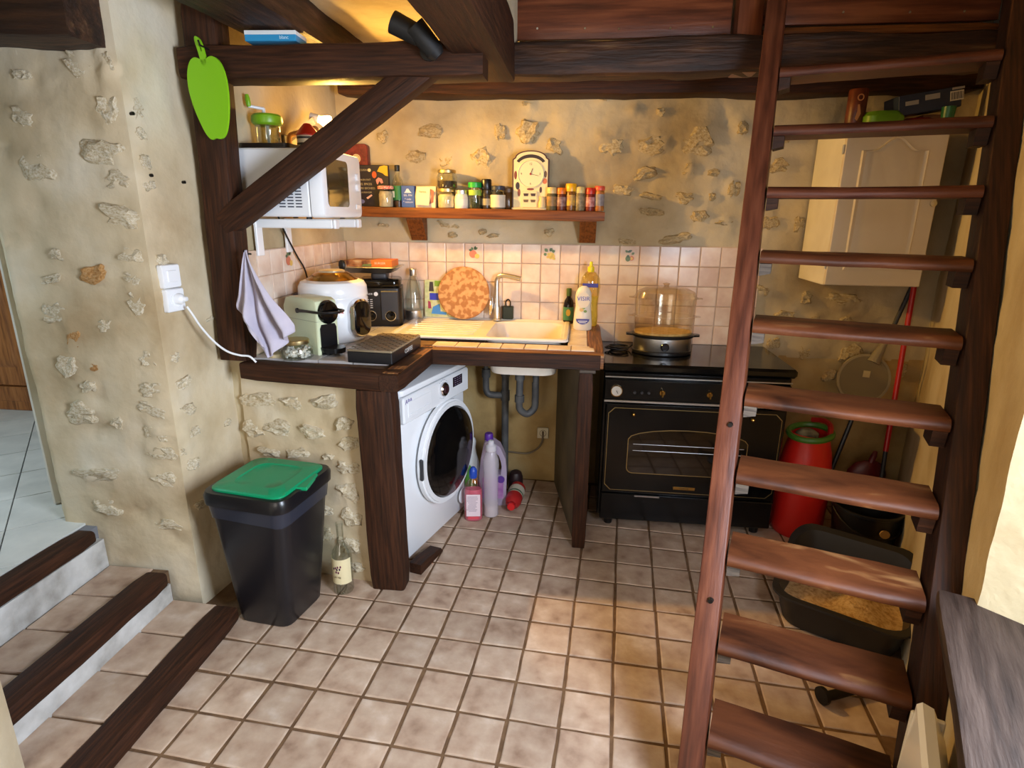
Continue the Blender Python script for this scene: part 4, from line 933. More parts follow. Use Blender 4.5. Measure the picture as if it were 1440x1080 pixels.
# ------------------------------------------------------------------ on the left worktop
Z1 = ZT+.0015
cj = thing('sweet_jar', 'squat glass jar of white sugar lumps with gold lid', 'jar', (-1.185, 2.328, Z1))
m = MB(); m.lathe([(0, 0), (.058, 0), (.067, .008), (.070, .025), (.066, .045), (.052, .058), (.049, .066)], 30, 0, None, False, False); m.build('jar_glass', glass, cj)
m = MB(); m.lathe([(.052, .064), (.053, .068), (.053, .08), (.049, .083), (0, .0835)], 30); m.build('lid', gold_lid, cj)
m = MB(); rr = random.Random(3)
for i in range(90):
    a, q, z = rr.uniform(0, 6.28), .052*sqrt(rr.random()), .008+rr.random()*.036
    R = Matrix.Rotation(rr.uniform(0, 3), 3, 'X') @ Matrix.Rotation(rr.uniform(0, 3), 3, 'Z')
    m.box((q*cos(a), q*sin(a), z), (.013, .011, .009), .002, 0, R)
sg = m.build('sugar_lumps', plain('sugar', (232, 228, 220), .7)); sg.matrix_basis = WM[cj].copy(); WM[sg] = sg.matrix_basis.copy(); tag(stuff(sg), 'white sugar lumps filling the squat glass jar', 'sugar')
gv = thing('small_glass', 'small stemless glass with pale base under the towel', 'glass', (-1.29, 2.335, Z1-.0025))
m = MB(); m.lathe([(0, .012), (.026, .012), (.029, .02), (.031, .06)], 24, 0, None, False, False); m.build('bowl', glass, gv)
m = MB(); m.lathe([(0, 0), (.027, 0), (.027, .016), (.02, .02), (0, .02)], 24); m.build('base', plain('base_cream', (196, 176, 136), .4), gv)

cm = thing('coffee_machine', 'pale green capsule coffee machine with black lever and spout', 'coffee maker', (-1.085, 2.43, Z1), radians(60))
mint = plain('mint_plastic', (206, 214, 178), .3)
m = MB(); P = [(0, 0), (.21, 0), (.235, .03), (.24, .20), (.22, .235), (.19, .243), (.03, .243), (.006, .232), (0, .21)]
m.loft([[(x, y, z) for y, z in [(min(max(p[0], i), .24-i) if False else p[0]*(1-2*i/.24)+i, p[1]*(1-1.2*i/.243)+(0 if p[1] == 0 else 0)) for p in P]] for x, i in ((-.056, .006), (-.052, .001), (-.046, 0), (.046, 0), (.052, .001), (.056, .006))]); m.build('body', mint, cm)
m = MB(); m.prism([(-.042, 0), (.042, 0), (.042, .115), (.034, .132), (-.034, .132), (-.042, .115)], .0005, .004, 0, FRONT); m.build('recess', black_plastic, cm)
m = MB(); m.loft([[(x*k, -.001-y0, .185+z*k) for x, z in circ(.048, 22, 0, 0, .052)] for k, y0 in ((1, 0), (1, .012), (.9, .022), (.6, .027))]); m.build('brew_head', black_gloss, cm)
m = MB(); m.tube([(-.0595, .125, .185), (-.0605, .06, .188), (-.0605, -.0, .189), (-.050, -.05, .19), (0, -.075, .19), (.050, -.05, .19), (.0605, 0, .189)], [.008, .006, .006, .0055, .0055, .0055, .006], 8, 0, 4); m.lathe([(.011, -.003), (.011, .003), (0, .004)], 14, 0, Matrix.Translation((-.0595, .128, .185)) @ Matrix.Rotation(-pi/2, 4, 'Y'), True, False); m.build('lever', black_plastic, cm)
m = MB(); m.loft([[(x*(1-.25*k), -.0-y, z) for x, y in [(-.045, 0), (.045, 0), (.048, .04), (.03, .075), (0, .086), (-.03, .075), (-.048, .04)]] for k, z in ((.35, .012), (0, .026), (0, .034))]); m.box((0, -.018, .0065), (.06, .03, .013), .002); m.build('drip_tray', black_plastic, cm)
m = MB(); m.box((0, .12, .146), (.1135, .24, .0015)); m.build('body_seam', plain('seam_shadow', (150, 156, 130), .5), cm)

ckr = thing('multicooker', 'white round electric multicooker with gold lid and chrome display', 'cooker', (-1.185, 2.745, Z1), radians(64))
m = MB(); m.lathe([(0, 0), (.135, 0), (.142, .006), (.15, .03), (.160, .1), (.162, .205), (.158, .212), (.158, .216)], 40, 0, None, True, False); m.build('body', white_enamel, ckr)
m = MB(); m.lathe([(.160, .216), (.163, .222), (.160, .262), (.148, .283), (.125, .292), (0, .292)], 40); m.build('lid_ring', white_enamel, ckr)
m = MB(); m.lathe([(.122, .288), (.118, .296), (.078, .324), (.07, .327), (0, .327)], 36); m.build('lid', plain('bronze_lid', (170, 130, 66), .22, 1), ckr)
m = MB(); m.lathe([(.062, .326), (.06, .334), (.052, .337), (0, .3375)], 30); m.build('lid_cap', plain('satin_disc', (214, 200, 170), .3, .8), ckr)
m = MB(); m.loft([[(x, y, .12+z) for x, z in rrect(.115*k, .185*k, .05*k, 5)] for y, k in ((-.145, .96), (-.17, 1), (-.186, .98), (-.193, .9))]); pn_ = m.build('control_bezel', chrome, ckr)
m = MB(); m.loft([[(x, y, .12+z) for x, z in rrect(.096*k, .16*k, .042*k, 5)] for y, k in ((-.19, 1), (-.197, 1), (-.2, .9))]); m.build('display', black_gloss, pn_)
for a in (2.35,):
    m = MB(); m.loft([[(cos(a)*(.15+o)-sin(a)*w, sin(a)*(.15+o)+cos(a)*w, z) for w, z in rrect(.075*k, .038*k, .012, 3, 0, .208)] for o, k in ((0, 1), (.026, 1), (.034, .8))]); m.build('side_handle', plain('plum_handle', (34, 28, 48), .35), ckr)
text('brand_lettering', 'Moulinex', .026, frame((-.112, -.1205, .155), (.73, -.69, .0), (0, 0, 1)), plain('red_print', (206, 70, 70), .5), ckr, .002)

bf = thing('capsule_drawer', 'flat black coffee capsule drawer on the worktop corner', 'drawer box', (-.835, 2.455, Z1), radians(-4))
m = MB(); m.box((0, 0, .024), (.195, .36, .048), .003); m.build('drawer_case', plain('drawer_black', (22, 22, 25), .35), bf)
m = MB(); m.rbox((0, 0, .0525), (.195, .36, .009), .004, .002); m.build('glass_top', mottled('taupe_top', [(120, 106, 84), (142, 126, 100)], 10, .3), bf)
lat = plain('lattice_brown', (96, 80, 60), .35)
m = MB()
for i in range(-8, 9):
    for s_ in (-1, 1):
        a = radians(45)*s_; y0 = i*.044; pts = []
        xa, xb = -.095, .095; ya, yb = y0+xa*s_, y0+xb*s_
        ta, tb = 0.0, 1.0
        def clipy(t): return ya+(yb-ya)*t
        if yb != ya:
            t1, t2 = sorted(((-.177-ya)/(yb-ya), (.177-ya)/(yb-ya))); ta, tb = max(0, t1), min(1, t2)
        if tb-ta > .05:
            pa = (xa+(xb-xa)*ta, clipy(ta), .0574); pb = (xa+(xb-xa)*tb, clipy(tb), .0574)
            m.tube([pa, pb], .0018, 4)
stuff(m.build('lattice_relief', lat, bf))
text('drawer_lettering', 'COFFEE', .028, frame((.0977, .02, .022), (0, 1, 0), (0, 0, 1)), plain('white_print', (214, 214, 208), .5), bf)

fy = thing('deep_fryer', 'black deep fryer with two dials standing before the tiles', 'fryer', (-1.10, 3.20, Z1), radians(14))
m = MB(); m.rbox((0, 0, .105), (.235, .22, .21), .03, .006); m.build('body', black_plastic, fy)
m = MB(); m.rbox((0, .005, .232), (.225, .21, .046), .04, .012); m.build('lid', black_gloss, fy)
m = MB(); m.rbox((0, -.02, .27), (.09, .12, .03), .02, .006); m.build('lid_vent', dark_grey, fy)
m = MB(); m.box((.052, -.114, .115), (.098, .012, .16), .005); m.build('control_plate', dark_grey, fy)
for x in (-.05, .055):
    m = MB(); m.lathe([(.026, 0), (.026, .004), (.022, .006), (.02, .016), (0, .017)], 24, 0, front(x, -.111 if x < 0 else -.119, .06), True, False); kn = m.build('dial', black_gloss, fy)
    m = MB(); m.ring(circ(.0285, 24), circ(.026, 24), 0, .005, 0, front(x, -.111 if x < 0 else -.119, .06)); m.build('dial_ring', chrome, kn)
m = MB(); m.prism(circ(.011, 16), 0, .001, 0, front(-.02, -.1108, .178)); m.build('logo_disc', white_plastic, fy)
text('brand_lettering', 'FAGOR', .014, front(-.06, -.1112, .178), white_plastic, fy)
m = MB()
for r_ in range(5):
    for c_ in range(2): m.box((-.066+c_*.02, -.1106, .148-r_*.011), (.013, .001, .003))
stuff(m.build('printed_table', white_plastic, fy))
tr = thing('aluminium_tray', 'shallow silver tray with curved lip resting on the fryer', 'tray', (-1.15, 3.20, 1.3025), radians(4))
m = MB(); m.loft([[(x, y, z) for x, y in rrect(w, d, .03, 5)] for w, d, z in ((.24, .16, 0), (.25, .17, .002), (.31, .21, .028), (.335, .235, .031), (.332, .232, .0335), (.306, .206, .031), (.246, .166, .005), (.236, .156, .003))]); m.build('tray', steel, tr)
bx = thing('orange_box', 'flat brown and orange food box lying on the silver tray', 'box', (-1.13, 3.17, 1.3375), radians(4))
m = MB(); m.box((0, 0, .018), (.245, .15, .034), .001); m.build('carton', mottled('photo_print', [(90, 40, 22), (170, 110, 60), (206, 170, 120)], 22, .5), bx)
m = MB(); m.box((.068, 0, .018), (.112, .152, .035), .001); m.build('orange_panel', plain('box_orange', (226, 116, 26), .5), bx)
m = MB(); m.prism([(-.04, .004), (.01, .004), (.02, .016), (-.03, .016)], 0, .0008, 0, front(0, -.0752, 0)); m.build('green_flash', plain('box_green', (110, 124, 60), .5), bx)
text('box_lettering', 'BURGER', .016, front(.06, -.0764, .02), plain('box_white', (236, 214, 180), .5), bx)
cr_ = thing('carafe', 'clear glass carafe with steel neck and steel foot', 'carafe', (-.958, 3.355, Z1))
m = MB(); m.lathe([(.05, .052), (.0515, .06), (.05, .13), (.036, .21), (.021, .25), (.019, .262)], 26, 0, None, False, False); m.build('carafe_glass', glass, cr_)
m = MB(); m.lathe([(0, 0), (.051, 0), (.053, .004), (.053, .055), (.05, .058), (0, .058)], 26); m.build('foot', steel, cr_)
m = MB(); m.lathe([(.0205, .255), (.022, .26), (.022, .29), (.019, .294), (0, .294)], 20); m.build('stopper', steel, cr_)
ld = thing('ladle', 'black plastic ladle standing upright behind the multicooker', 'ladle', (-1.265, 3.06, Z1))
m = MB(); m.tube([(0, 0, .0), (.005, 0, .15), (.008, .0, .27), (.004, .0, .31)], [.008, .007, .009, .012], 10, 0, 4); m.build('handle', black_plastic, ld)
m = MB(); m.loft([[(.004+x, y*.5, .30+z) for x, y in circ(r, 14)] for r, z in ((.004, 0), (.016, .012), (.02, .03), (.017, .048), (.006, .058))]); m.build('bowl', black_plastic, ld)

bk_ = thing('picture_booklet', 'colourful picture booklet leaning on tiles behind cork board', 'booklet', (-.80, 3.392, ZT+.014), 0, None, Matrix.Translation((-.80, 3.375, ZT+.014)) @ Matrix.Rotation(-.09, 4, 'X'))
m = MB(); m.box((0, 0, .108), (.2, .008, .216), .001); m.build('cover', mottled('booklet_print', [(150, 176, 110), (206, 210, 170), (180, 190, 90)], 14, .4), bk_)
for c, P in (((120, 160, 40), [(-.04, .18), (.08, .18), (.08, .212), (-.04, .212)]), ((50, 60, 190), [(-.07, .1), (.0, .1), (.0, .14), (-.07, .14)]), ((70, 140, 216), [(-.06, .02), (.03, .015), (.03, .03), (-.005, .035), (-.01, .08), (-.05, .06)]), ((160, 60, 90), [(-.08, .05), (-.06, .05), (-.065, .09), (-.08, .095)]), ((60, 50, 50), [(-.075, .15), (-.045, .15), (-.05, .205), (-.07, .205)]), ((80, 130, 200), [(.01, .1), (.06, .1), (.06, .16), (.02, .155)]), ((216, 170, 60), [(.04, .04), (.08, .03), (.08, .08), (.05, .07)]), ((110, 80, 56), [(.0, .165), (.09, .16), (.09, .175), (.0, .178)])):
    m = MB(); m.prism(P, 0, .0006, 0, front(0, -.0042, 0)); m.build('printed_patch', plain('print', c, .4), bk_)
kb = thing('cork_board', 'round mottled wooden board leaning against the tiles by the tap', 'board', (-.651, 3.335, 1.166), 0, None, Matrix.Translation((-.660, 3.352, 1.177)) @ Matrix.Rotation(-.17, 4, 'X'))
m = MB(); m.lathe([(0, -.009), (.144, -.009), (.15, -.005), (.15, .005), (.145, .009), (0, .009)], 56, 0, FRONT); m.build('board', mottled('mottled_cork', [(166, 112, 64), (180, 126, 76), (200, 152, 100), (206, 160, 108)], 36, .6, .15, 40, detail=1.2, pos=[.40, .485, .525, .7]), kb)
gt = thing('green_tin', 'small dark green tin with wire loop behind the tap', 'tin', (-.405, 3.385, ZT+.0137))
m = MB(); m.box((0, 0, .038), (.062, .035, .076), .004); m.build('tin_body', plain('bottle_green', (26, 40, 26), .4), gt)
m = MB(); m.tube([(-.012, 0, .075), (-.014, 0, .1), (.0, 0, .114), (.012, 0, .1), (.012, 0, .075)], .004, 8, 0, 4); m.build('wire_loop', iron, gt)
oi_ = thing('oil_bottle', 'dark olive oil bottle with green cap beside the sink', 'bottle', (-.055, 3.385, ZT+.0002))
m = MB(); m.lathe([(0, 0), (.028, 0), (.03, .004), (.03, .1), (.024, .13), (.012, .15), (.0115, .165)], 22); m.build('bottle_glass', plain('dark_glass', (20, 16, 20), .1), oi_)
m = MB(); m.lathe([(.0145, .158), (.0145, .196), (.013, .2), (0, .2)], 18); m.build('cap', plain('olive_cap', (72, 100, 40), .4), oi_)
m = MB(); m.lathe([(.0306, .02), (.0306, .095)], 22, 0, None, False, False); lb_ = m.build('paper_label', plain('label_teal', (70, 130, 96), .5), oi_)
m = MB(); m.prism(circ(.013, 14, 0, 0, .02), 0, .001, 0, front(0, -.0306, .065)); m.build('olive_print', plain('olive_yellow', (200, 170, 60), .5), lb_)
def flat_bottle(t, prof, m0, n=26, ky=.58, name='bottle_body'):
    m = MB(); m.loft([[(x, y*ky, z) for x, y in circ(r, n)] for r, z in prof], 0, True, True); return m.build(name, m0, t)
yel = milky('yellow_plastic', (236, 222, 110), .5, .15)
s2 = thing('dish_soap_bottle', 'tall clear yellow dish soap bottle with yellow nozzle', 'bottle', (.062, 3.30, ZT+.0005))
flat_bottle(s2, [(.042, 0), (.048, .006), (.05, .06), (.046, .12), (.05, .17), (.056, .22), (.05, .27), (.03, .3), (.016, .307)], clear('clear_yellow', (252, 244, 200), .2))
flat_bottle(s2, [(.038, .003), (.044, .008), (.046, .06), (.042, .12), (.046, .165), (.047, .17)], yel, name='soap')
m = MB(); m.lathe([(.018, .303), (.019, .31), (.018, .33), (.009, .334), (.008, .355), (.006, .358), (0, .358)], 18); m.build('nozzle', plain('nozzle_yellow', (236, 214, 20), .35), s2)
m = MB(); m.box((.0, -.0325, .232), (.085, .003, .022), .001); m.build('blue_band', plain('band_blue', (60, 56, 150), .5), s2)
s1 = thing('dish_soap_bottle', 'white dish soap bottle lettered VISIR before the yellow one', 'bottle', (.027, 3.19, ZT+.0005))
flat_bottle(s1, [(.044, 0), (.05, .006), (.051, .03), (.046, .09), (.04, .13), (.044, .165), (.042, .2), (.03, .226), (.012, .238)], milky('white_soap', (236, 226, 206), .93, .25))
m = MB(); m.prism(circ(.034, 24, 0, 0, .042), 0, .0012, 0, front(0, -.0278, .165)); m.build('oval_label', plain('oval_cream', (232, 216, 190), .5), s1)
text('brand_lettering', 'VISIR', .032, front(0, -.0294, .172), plain('visir_blue', (70, 74, 170), .5), s1)
m = MB(); P = [(.036*cos(a), .03*sin(a)) for a in [pi+pi*i/12 for i in range(13)]]; m.prism(P, 0, .0012, 0, front(0, -.030, .064)); hb_ = m.build('half_moon_label', plain('moon_blue', (70, 74, 150), .5), s1)
m = MB(); m.box((0, -.0316, .052), (.05, .0006, .004)); m.box((0, -.0316, .044), (.036, .0006, .003)); stuff(m.build('label_lines', white_plastic, hb_))
for x, z, c, a in ((-.008, .112, (226, 190, 120), .012), (.012, .105, (120, 150, 70), .009), (.004, .122, (150, 170, 90), .008)):
    m = MB(); m.prism(circ(a, 12, x, z, a*.8), 0, .001, 0, front(0, -.0262, 0)); m.build('flower_print', plain('flower', c, .5), s1)
# ------------------------------------------------------------------ on the cooker
stm = thing('food_steamer', 'steel food steamer with clear stacked tiers standing on the cooktop', 'steamer', (.455, 3.165, .9115))
KY = .74
def oval(m, prof, mat=0, n=36, c0=True, c1=True): m.loft([[(x, y*KY, z) for x, y in circ(r, n)] for r, z in prof], mat, c0, c1)
m = MB(); oval(m, [(.150, 0), (.156, .004), (.156, .018), (.152, .022)]); m.build('foot', black_plastic, stm)
m = MB(); oval(m, [(.150, .02), (.153, .024), (.153, .088), (.15, .09)]); m.build('steel_base', steel, stm)
m = MB(); oval(m, [(.155, .088), (.164, .092), (.166, .103), (.158, .106)])
for s_ in (-1, 1): m.prism([(s_*.155, -.03), (s_*.19, -.018), (s_*.193, 0), (s_*.19, .018), (s_*.155, .03)][::s_], .092, .102)
m.build('rim', black_plastic, stm)
m = MB(); m.lathe([(.022, 0), (.022, .012), (.017, .018), (0, .018)], 22, 0, front(0, -.113, .052), True, False); m.build('timer_knob', black_gloss, stm)
m = MB(); oval(m, [(.0, .107), (.15, .107), (.152, .118), (.0, .122)], 0, 36, False, False); m.build('reflection_disc', mottled('reflection_yellow', [(206, 176, 110), (230, 206, 150)], 40, .6), stm)  # cream disc: yellow reflections of the tier bottom put in as colour
cl = clear('clear_plastic', (248, 240, 226), .26, .08)
for z, r0 in ((.107, .152), (.203, .154)):
    m = MB(); oval(m, [(r0, z), (r0+.004, z+.075), (r0+.006, z+.088), (r0+.014, z+.09), (r0+.014, z+.0935), (r0+.002, z+.094)], 0, 36, False, False)
    for s_ in (-1, 1): m.prism([(s_*(r0+.01), -.026), (s_*(r0+.034), -.016), (s_*(r0+.034), .016), (s_*(r0+.01), .026)][::s_], z+.088, z+.092)
    m.build('steam_tier', cl, stm)
m = MB(); oval(m, [(.162, .297), (.16, .302), (.15, .325), (.11, .344), (.06, .352), (0, .354)], 0, 36, False, False)
m.lathe([(.012, .352), (.014, .36), (.02, .368), (.0, .372)], 14, 0, None, False, False); m.build('dome_lid', cl, stm)
m = MB(); pts = []
for i in range(34):
    a = i*.62; r = .05+.012*sin(i*.9); pts.append((-.235+1.05*r*cos(a), .01+.8*r*sin(a), .006+.0006*i))
m.tube([(-.15, .03, .03), (-.17, .04, .01)]+pts, .0042, 7, 0, 3); m.build('power_cord', black_plastic, stm)

# ------------------------------------------------------------------ under the sink
pp = thing('drain_pipes', 'grey plastic waste pipes with trap under the sink bowl', 'pipes', (-.41, 3.32, 0))
PI_ = WM[pp].inverted(); grey_pipe = mottled('grey_pvc', [(70, 70, 70), (96, 96, 94)], 14, .5)
m = MB(); m.tube([(-.41, 3.32, 0), (-.41, 3.32, .80)], .022, 14); m.cyl((-.41, 3.32, .55), (-.41, 3.32, .61), .027, .027, 14); m.cyl((-.41, 3.32, .70), (-.41, 3.32, .75), .027, .027, 14); m.build('main_pipe', grey_pipe, pp, 35, PI_)
m = MB(); m.tube([(-.41, 3.32, .58), (-.48, 3.318, .58), (-.512, 3.316, .588), (-.525, 3.315, .62), (-.525, 3.315, .70)], .02, 12, 0, 4); m.cyl((-.525, 3.315, .69), (-.525, 3.315, .74), .026, .026, 12); m.cyl((-.525, 3.315, .73), (-.525, 3.315, .80), .014, .012, 10); m.build('washer_branch', grey_pipe, pp, 35, PI_)
m = MB(); m.box((-.505, 3.315, .775), (.08, .022, .022), .006); m.build('washer_valve', iron, pp, 35, PI_)
m = MB(); m.tube([(-.30, 3.11, .81), (-.305, 3.11, .62), (-.300, 3.115, .565), (-.262, 3.13, .535), (-.224, 3.145, .565), (-.219, 3.15, .62), (-.219, 3.15, .715)], .02, 12, 0, 5); m.build('trap', grey_pipe, pp, 35, PI_)
for z in (.74, .61):
    m = MB(); m.cyl((-.304, 3.11, z), (-.304, 3.11, z+.04), .027, .027, 14); m.build('trap_nut', grey_pipe, pp, 35, PI_)
m = MB(); m.tube([(-.219, 3.15, .70), (-.219, 3.16, .745), (-.24, 3.22, .76), (-.36, 3.31, .74), (-.41, 3.32, .72)], .018, 12, 0, 4); m.build('waste_arm', grey_pipe, pp, 35, PI_)
so = thing('wall_socket', 'small cream wall socket with grey cable low under the sink', 'socket', (-.184, YB-.004, .319))
m = MB(); m.box((0, -.006, 0), (.07, .012, .07), .003); m.build('plate', plain('socket_cream', (214, 200, 166), .4), so)
m = MB(); m.lathe([(.021, 0), (.021, .002), (.019, .002), (.018, -.004), (0, -.004)], 20, 0, front(0, -.012, 0), False, False); m.box((0, -.014, 0), (.012, .006, .026), .001); m.build('outlet', plain('outlet_brown', (96, 76, 50), .5), so)
m = MB(); m.tube([(0, -.016, -.01), (-.005, -.018, -.06), (-.04, -.016, -.11), (-.1, -.012, -.14), (-.2, -.012, -.135), (-.235, -.01, -.13)], .006, 8, 0, 6); m.build('cable', plain('grey_cable', (120, 104, 80), .5), so)

t = thing('detergent_bottle', 'pink detergent bottle with blue cap and printed label by the washer', 'bottle', (-.525, 2.865, 0), .15)
pink = milky('pink_liquid', (226, 130, 150), .86, .2)
flat_bottle(t, [(.044, 0), (.05, .006), (.052, .03), (.051, .17), (.046, .2), (.03, .232), (.017, .245), (.016, .262)], clear('pink_clear', (250, 226, 230), .14), 26, .62)
flat_bottle(t, [(.046, .003), (.048, .03), (.048, .168), (.044, .185)], pink, 26, .6, 'liquid')
m = MB(); m.lathe([(.02, .25), (.022, .256), (.022, .292), (.018, .3), (.01, .312), (0, .314)], 18); m.build('cap', plain('blue_cap', (34, 74, 176), .35), t)
m = MB(); m.box((0, -.0325, .098), (.076, .002, .13), .001); lb_ = m.build('paper_label', plain('label_pinkwhite', (232, 214, 220), .5), t)
m = MB()
rr = random.Random(5)
for i in range(11): m.box((-.006+rr.uniform(-.004, .004), -.0338, .15-i*.0085), (.05+rr.uniform(-.012, .01), .0006, .0022))
stuff(m.build('label_lines', plain('label_ink', (120, 110, 130), .5), lb_))
m = MB(); m.box((0, -.0325, .024), (.06, .0018, .014), .001); m.build('red_band', plain('band_red', (220, 80, 90), .5), t)
t = thing('cleaner_bottle', 'white spray-shaped cleaner bottle with green label beside washer', 'bottle', (-.580, 3.085, 0), .3)
flat_bottle(t, [(.05, 0), (.055, .006), (.056, .18), (.05, .24), (.036, .29), (.03, .33), (.033, .37), (.026, .39), (.01, .398)], plain('milk_white', (216, 220, 216), .35), 26, .7)
m = MB(); m.prism([(-.04, .11), (.03, .1), (.034, .17), (-.02, .26), (-.03, .22)], 0, .0014, 0, front(0, -.0402, 0)); m.build('green_label', plain('label_leaf', (80, 140, 50), .5), t)
m = MB(); m.prism([(-.0, .13), (.035, .12), (.035, .2), (.02, .2)], .0014, .0022, 0, front(0, -.0402, 0)); m.build('yellow_label', plain('label_yellow', (210, 170, 60), .5), t)
t = thing('tall_bottle', 'tall clear ribbed bottle almost empty between pink and purple bottles', 'bottle', (-.437, 2.925, 0))
milk = milky('cloudy_plastic', (226, 220, 226), .36, .2)
m = MB(); m.lathe([(0, 0), (.036, 0), (.042, .006), (.043, .05), (.040, .1), (.041, .26), (.045, .3), (.042, .34), (.026, .385), (.02, .395)], 26, 0, None, True, False); m.build('bottle_body', milk, t)
m = MB(); m.lathe([(0, .002), (.036, .003), (.039, .01), (.038, .07), (0, .07)], 24); m.build('liquid', milky('pale_liquid', (220, 206, 206), .85, .3), t)
m = MB(); m.lathe([(.026, .385), (.03, .39), (.029, .415), (.018, .425), (.016, .442), (.01, .447), (0, .447)], 20); m.build('cap', milky('cloudy_cap', (224, 220, 226), .8, .3), t)
t = thing('handled_bottle', 'cloudy handled bottle with purple cap behind the tall clear bottle', 'bottle', (-.446, 3.075, 0), .1)
m = MB()
Fh = frame((0, .042, 0), (1, 0, 0), (0, 0, 1))
outl = [(-.075, 0), (.075, 0), (.078, .2), (.07, .29), (.04, .36), (-.005, .392), (-.045, .392), (-.055, .36), (-.07, .28), (-.078, .18)]
hole = [(.028, .19), (.044, .19), (.05, .24), (.044, .275), (.03, .31), (.016, .32), (.012, .315), (.02, .28), (.024, .25), (.024, .22)]
m.ring([Vector(p) for p in [(-.075, 0), (.075, 0), (.078, .2), (.07, .29), (.04, .36), (-.005, .392), (-.045, .392), (-.055, .36), (-.07, .28), (-.078, .18)]], [Vector(p) for p in [(.018, .19), (.044, .19), (.05, .24), (.044, .275), (.032, .31), (.016, .325), (.01, .32), (.010, .28), (.012, .25), (.014, .22)]], 0, .082, 0, Fh)
m.build('bottle_body', milky('cloudy_violet', (206, 190, 214), .62, .25), t)
m = MB(); m.lathe([(.022, .385), (.025, .39), (.024, .424), (.02, .43), (0, .43)], 18, 0, Matrix.Translation((-.025, 0, 0))); m.build('cap', plain('purple_cap', (90, 44, 150), .4), t)
m = MB(); m.box((0, -.0425, .11), (.12, .002, .13), .001); m.build('violet_label', mottled('violet_label', [(150, 90, 160), (196, 150, 190)], 14, .4), t)
m = MB(); m.lathe([(.022, 0), (.022, .003), (0, .003)], 18, 0, front(.045, -.042, .165), True, False); m.build('purple_seal', plain('purple_seal', (88, 50, 140), .4), t)
t = thing('fallen_bottle', 'red liquid bottle lying on its side with red cap forward', 'bottle', (-.345, 3.05, .0415), 0, None, frame((-.312, 3.175, .0485), (1, 0, 0), (0, 0, 1)) @ Matrix.Rotation(-.06, 4, 'Y'))
m = MB(); m.lathe([(0, 0), (.042, 0), (.0475, .006), (.0475, .16), (.04, .188), (.02, .206), (.0185, .215)], 24, 0, None, True, False); m.build('bottle_body', milky('red_plastic', (176, 40, 40), .92, .2), t)
m = MB(); m.lathe([(.0482, .04), (.0482, .125)], 24, 0, None, False, False); m.build('white_label', plain('label_white2', (214, 206, 184), .5), t)
m = MB(); m.lathe([(.0487, .1), (.0487, .116)], 24, 0, None, False, False); m.build('green_band', plain('band_green', (60, 96, 66), .5), t)
m = MB(); m.lathe([(.02, .207), (.0225, .212), (.0225, .238), (.018, .244), (0, .244)], 18); m.build('cap', plain('red_cap', (206, 30, 34), .35), t)
t = thing('brown_tub', 'small dark brown domed tub standing behind the fallen red bottle', 'tub', (-.335, 3.265, 0))
m = MB(); m.lathe([(0, 0), (.044, 0), (.046, .004), (.044, .085), (.034, .112), (.015, .124), (0, .126)], 22); m.build('shell', plain('dark_brown', (44, 28, 30), .4), t)

# ------------------------------------------------------------------ bin and bottle before the low wall
bn = thing('kitchen_bin', 'black lidded kitchen bin with green lid and black liner edge', 'bin', (-1.2, 2.03, 0))
BI = WM[bn].inverted()
def quad(P, r, z, n=4):
    P = [Vector(p) for p in P]; out = []
    for i in range(4):
        a, b, c = P[i-1], P[i], P[(i+1) % 4]; u, v = (a-b).normalized(), (c-b).normalized()
        for k in range(n+1):
            t = k/n; p = b+u*r*(1-t)**2+v*r*t*t
            out.append((p.x, p.y, z))
    return out
B0 = [(-1.335, 1.91), (-1.105, 1.885), (-1.06, 2.12), (-1.29, 2.15)]
B1 = [(-1.385, 1.865), (-1.04, 1.815), (-.995, 2.165), (-1.345, 2.205)]
def mixq(t, g=0):
    o = [Vector(a).lerp(Vector(b), t) for a, b in zip(B0, B1)]; c = sum(o, Vector((0, 0)))/4
    return [p+(p-c).normalized()*g for p in o]
m = MB(); m.loft([quad(mixq(0, -.008), .04, 0), quad(mixq(0), .045, .008), quad(mixq(.25), .05, .14), quad(mixq(.86), .055, .53), quad(mixq(.88), .055, .545)]); m.build('bucket', plain('bin_black', (20, 20, 25), .33), bn, 35, BI)
m = MB(); m.loft([quad(mixq(.80, .006), .055, .485), quad(mixq(.88, .010), .055, .555), quad(mixq(.9, .0), .055, .556)], 0, False, False)
m.v = [(x, y, z+.018*noise.noise(Vector((x*9, y*9, 1))) if z < .5 else z) for x, y, z in m.v]; m.build('bin_liner', plain('liner_plastic', (40, 44, 56), .28), bn, 35, BI)
m = MB(); m.loft([quad(mixq(.97, .0), .06, .545), quad(mixq(1.0, .012), .06, .55), quad(mixq(1.0, .014), .06, .585), quad(mixq(1.0, .004), .055, .6), quad(mixq(1.0, -.03), .05, .602)]); m.build('lid_rim', plain('rim_black', (18, 18, 22), .3), bn, 35, BI)
green = plain('lid_green', (4, 140, 92), .35)
m = MB(); m.loft([quad(mixq(1.0, -.022), .05, .598), quad(mixq(1.0, -.022), .05, .608), quad(mixq(1.0, -.03), .05, .613), quad(mixq(1.0, -.1), .06, .615), quad(mixq(1.0, -.106), .06, .611), quad(mixq(1.0, -.16), .05, .611)]); m.build('lid', green, bn, 35, BI)
m = MB(); m.box((-1.03, 2.0, .60), (.05, .13, .016), .004, 0, Matrix.Rotation(.1, 3, 'Z')); m.build('lid_tab', green, bn, 35, BI)
wb = thing('wine_bottle', 'empty clear bottle with cream label standing beside the bin', 'bottle', (-.985, 2.165, 0), -.15)
m = MB(); m.lathe([(0, .012), (.03, .004), (.04, 0), (.0435, .006), (.0435, .175), (.038, .2), (.018, .235), (.0145, .25), (.0145, .32), (.0165, .322), (.0165, .334), (.013, .335)], 28, 0, None, False, False); m.build('bottle_glass', glass, wb)
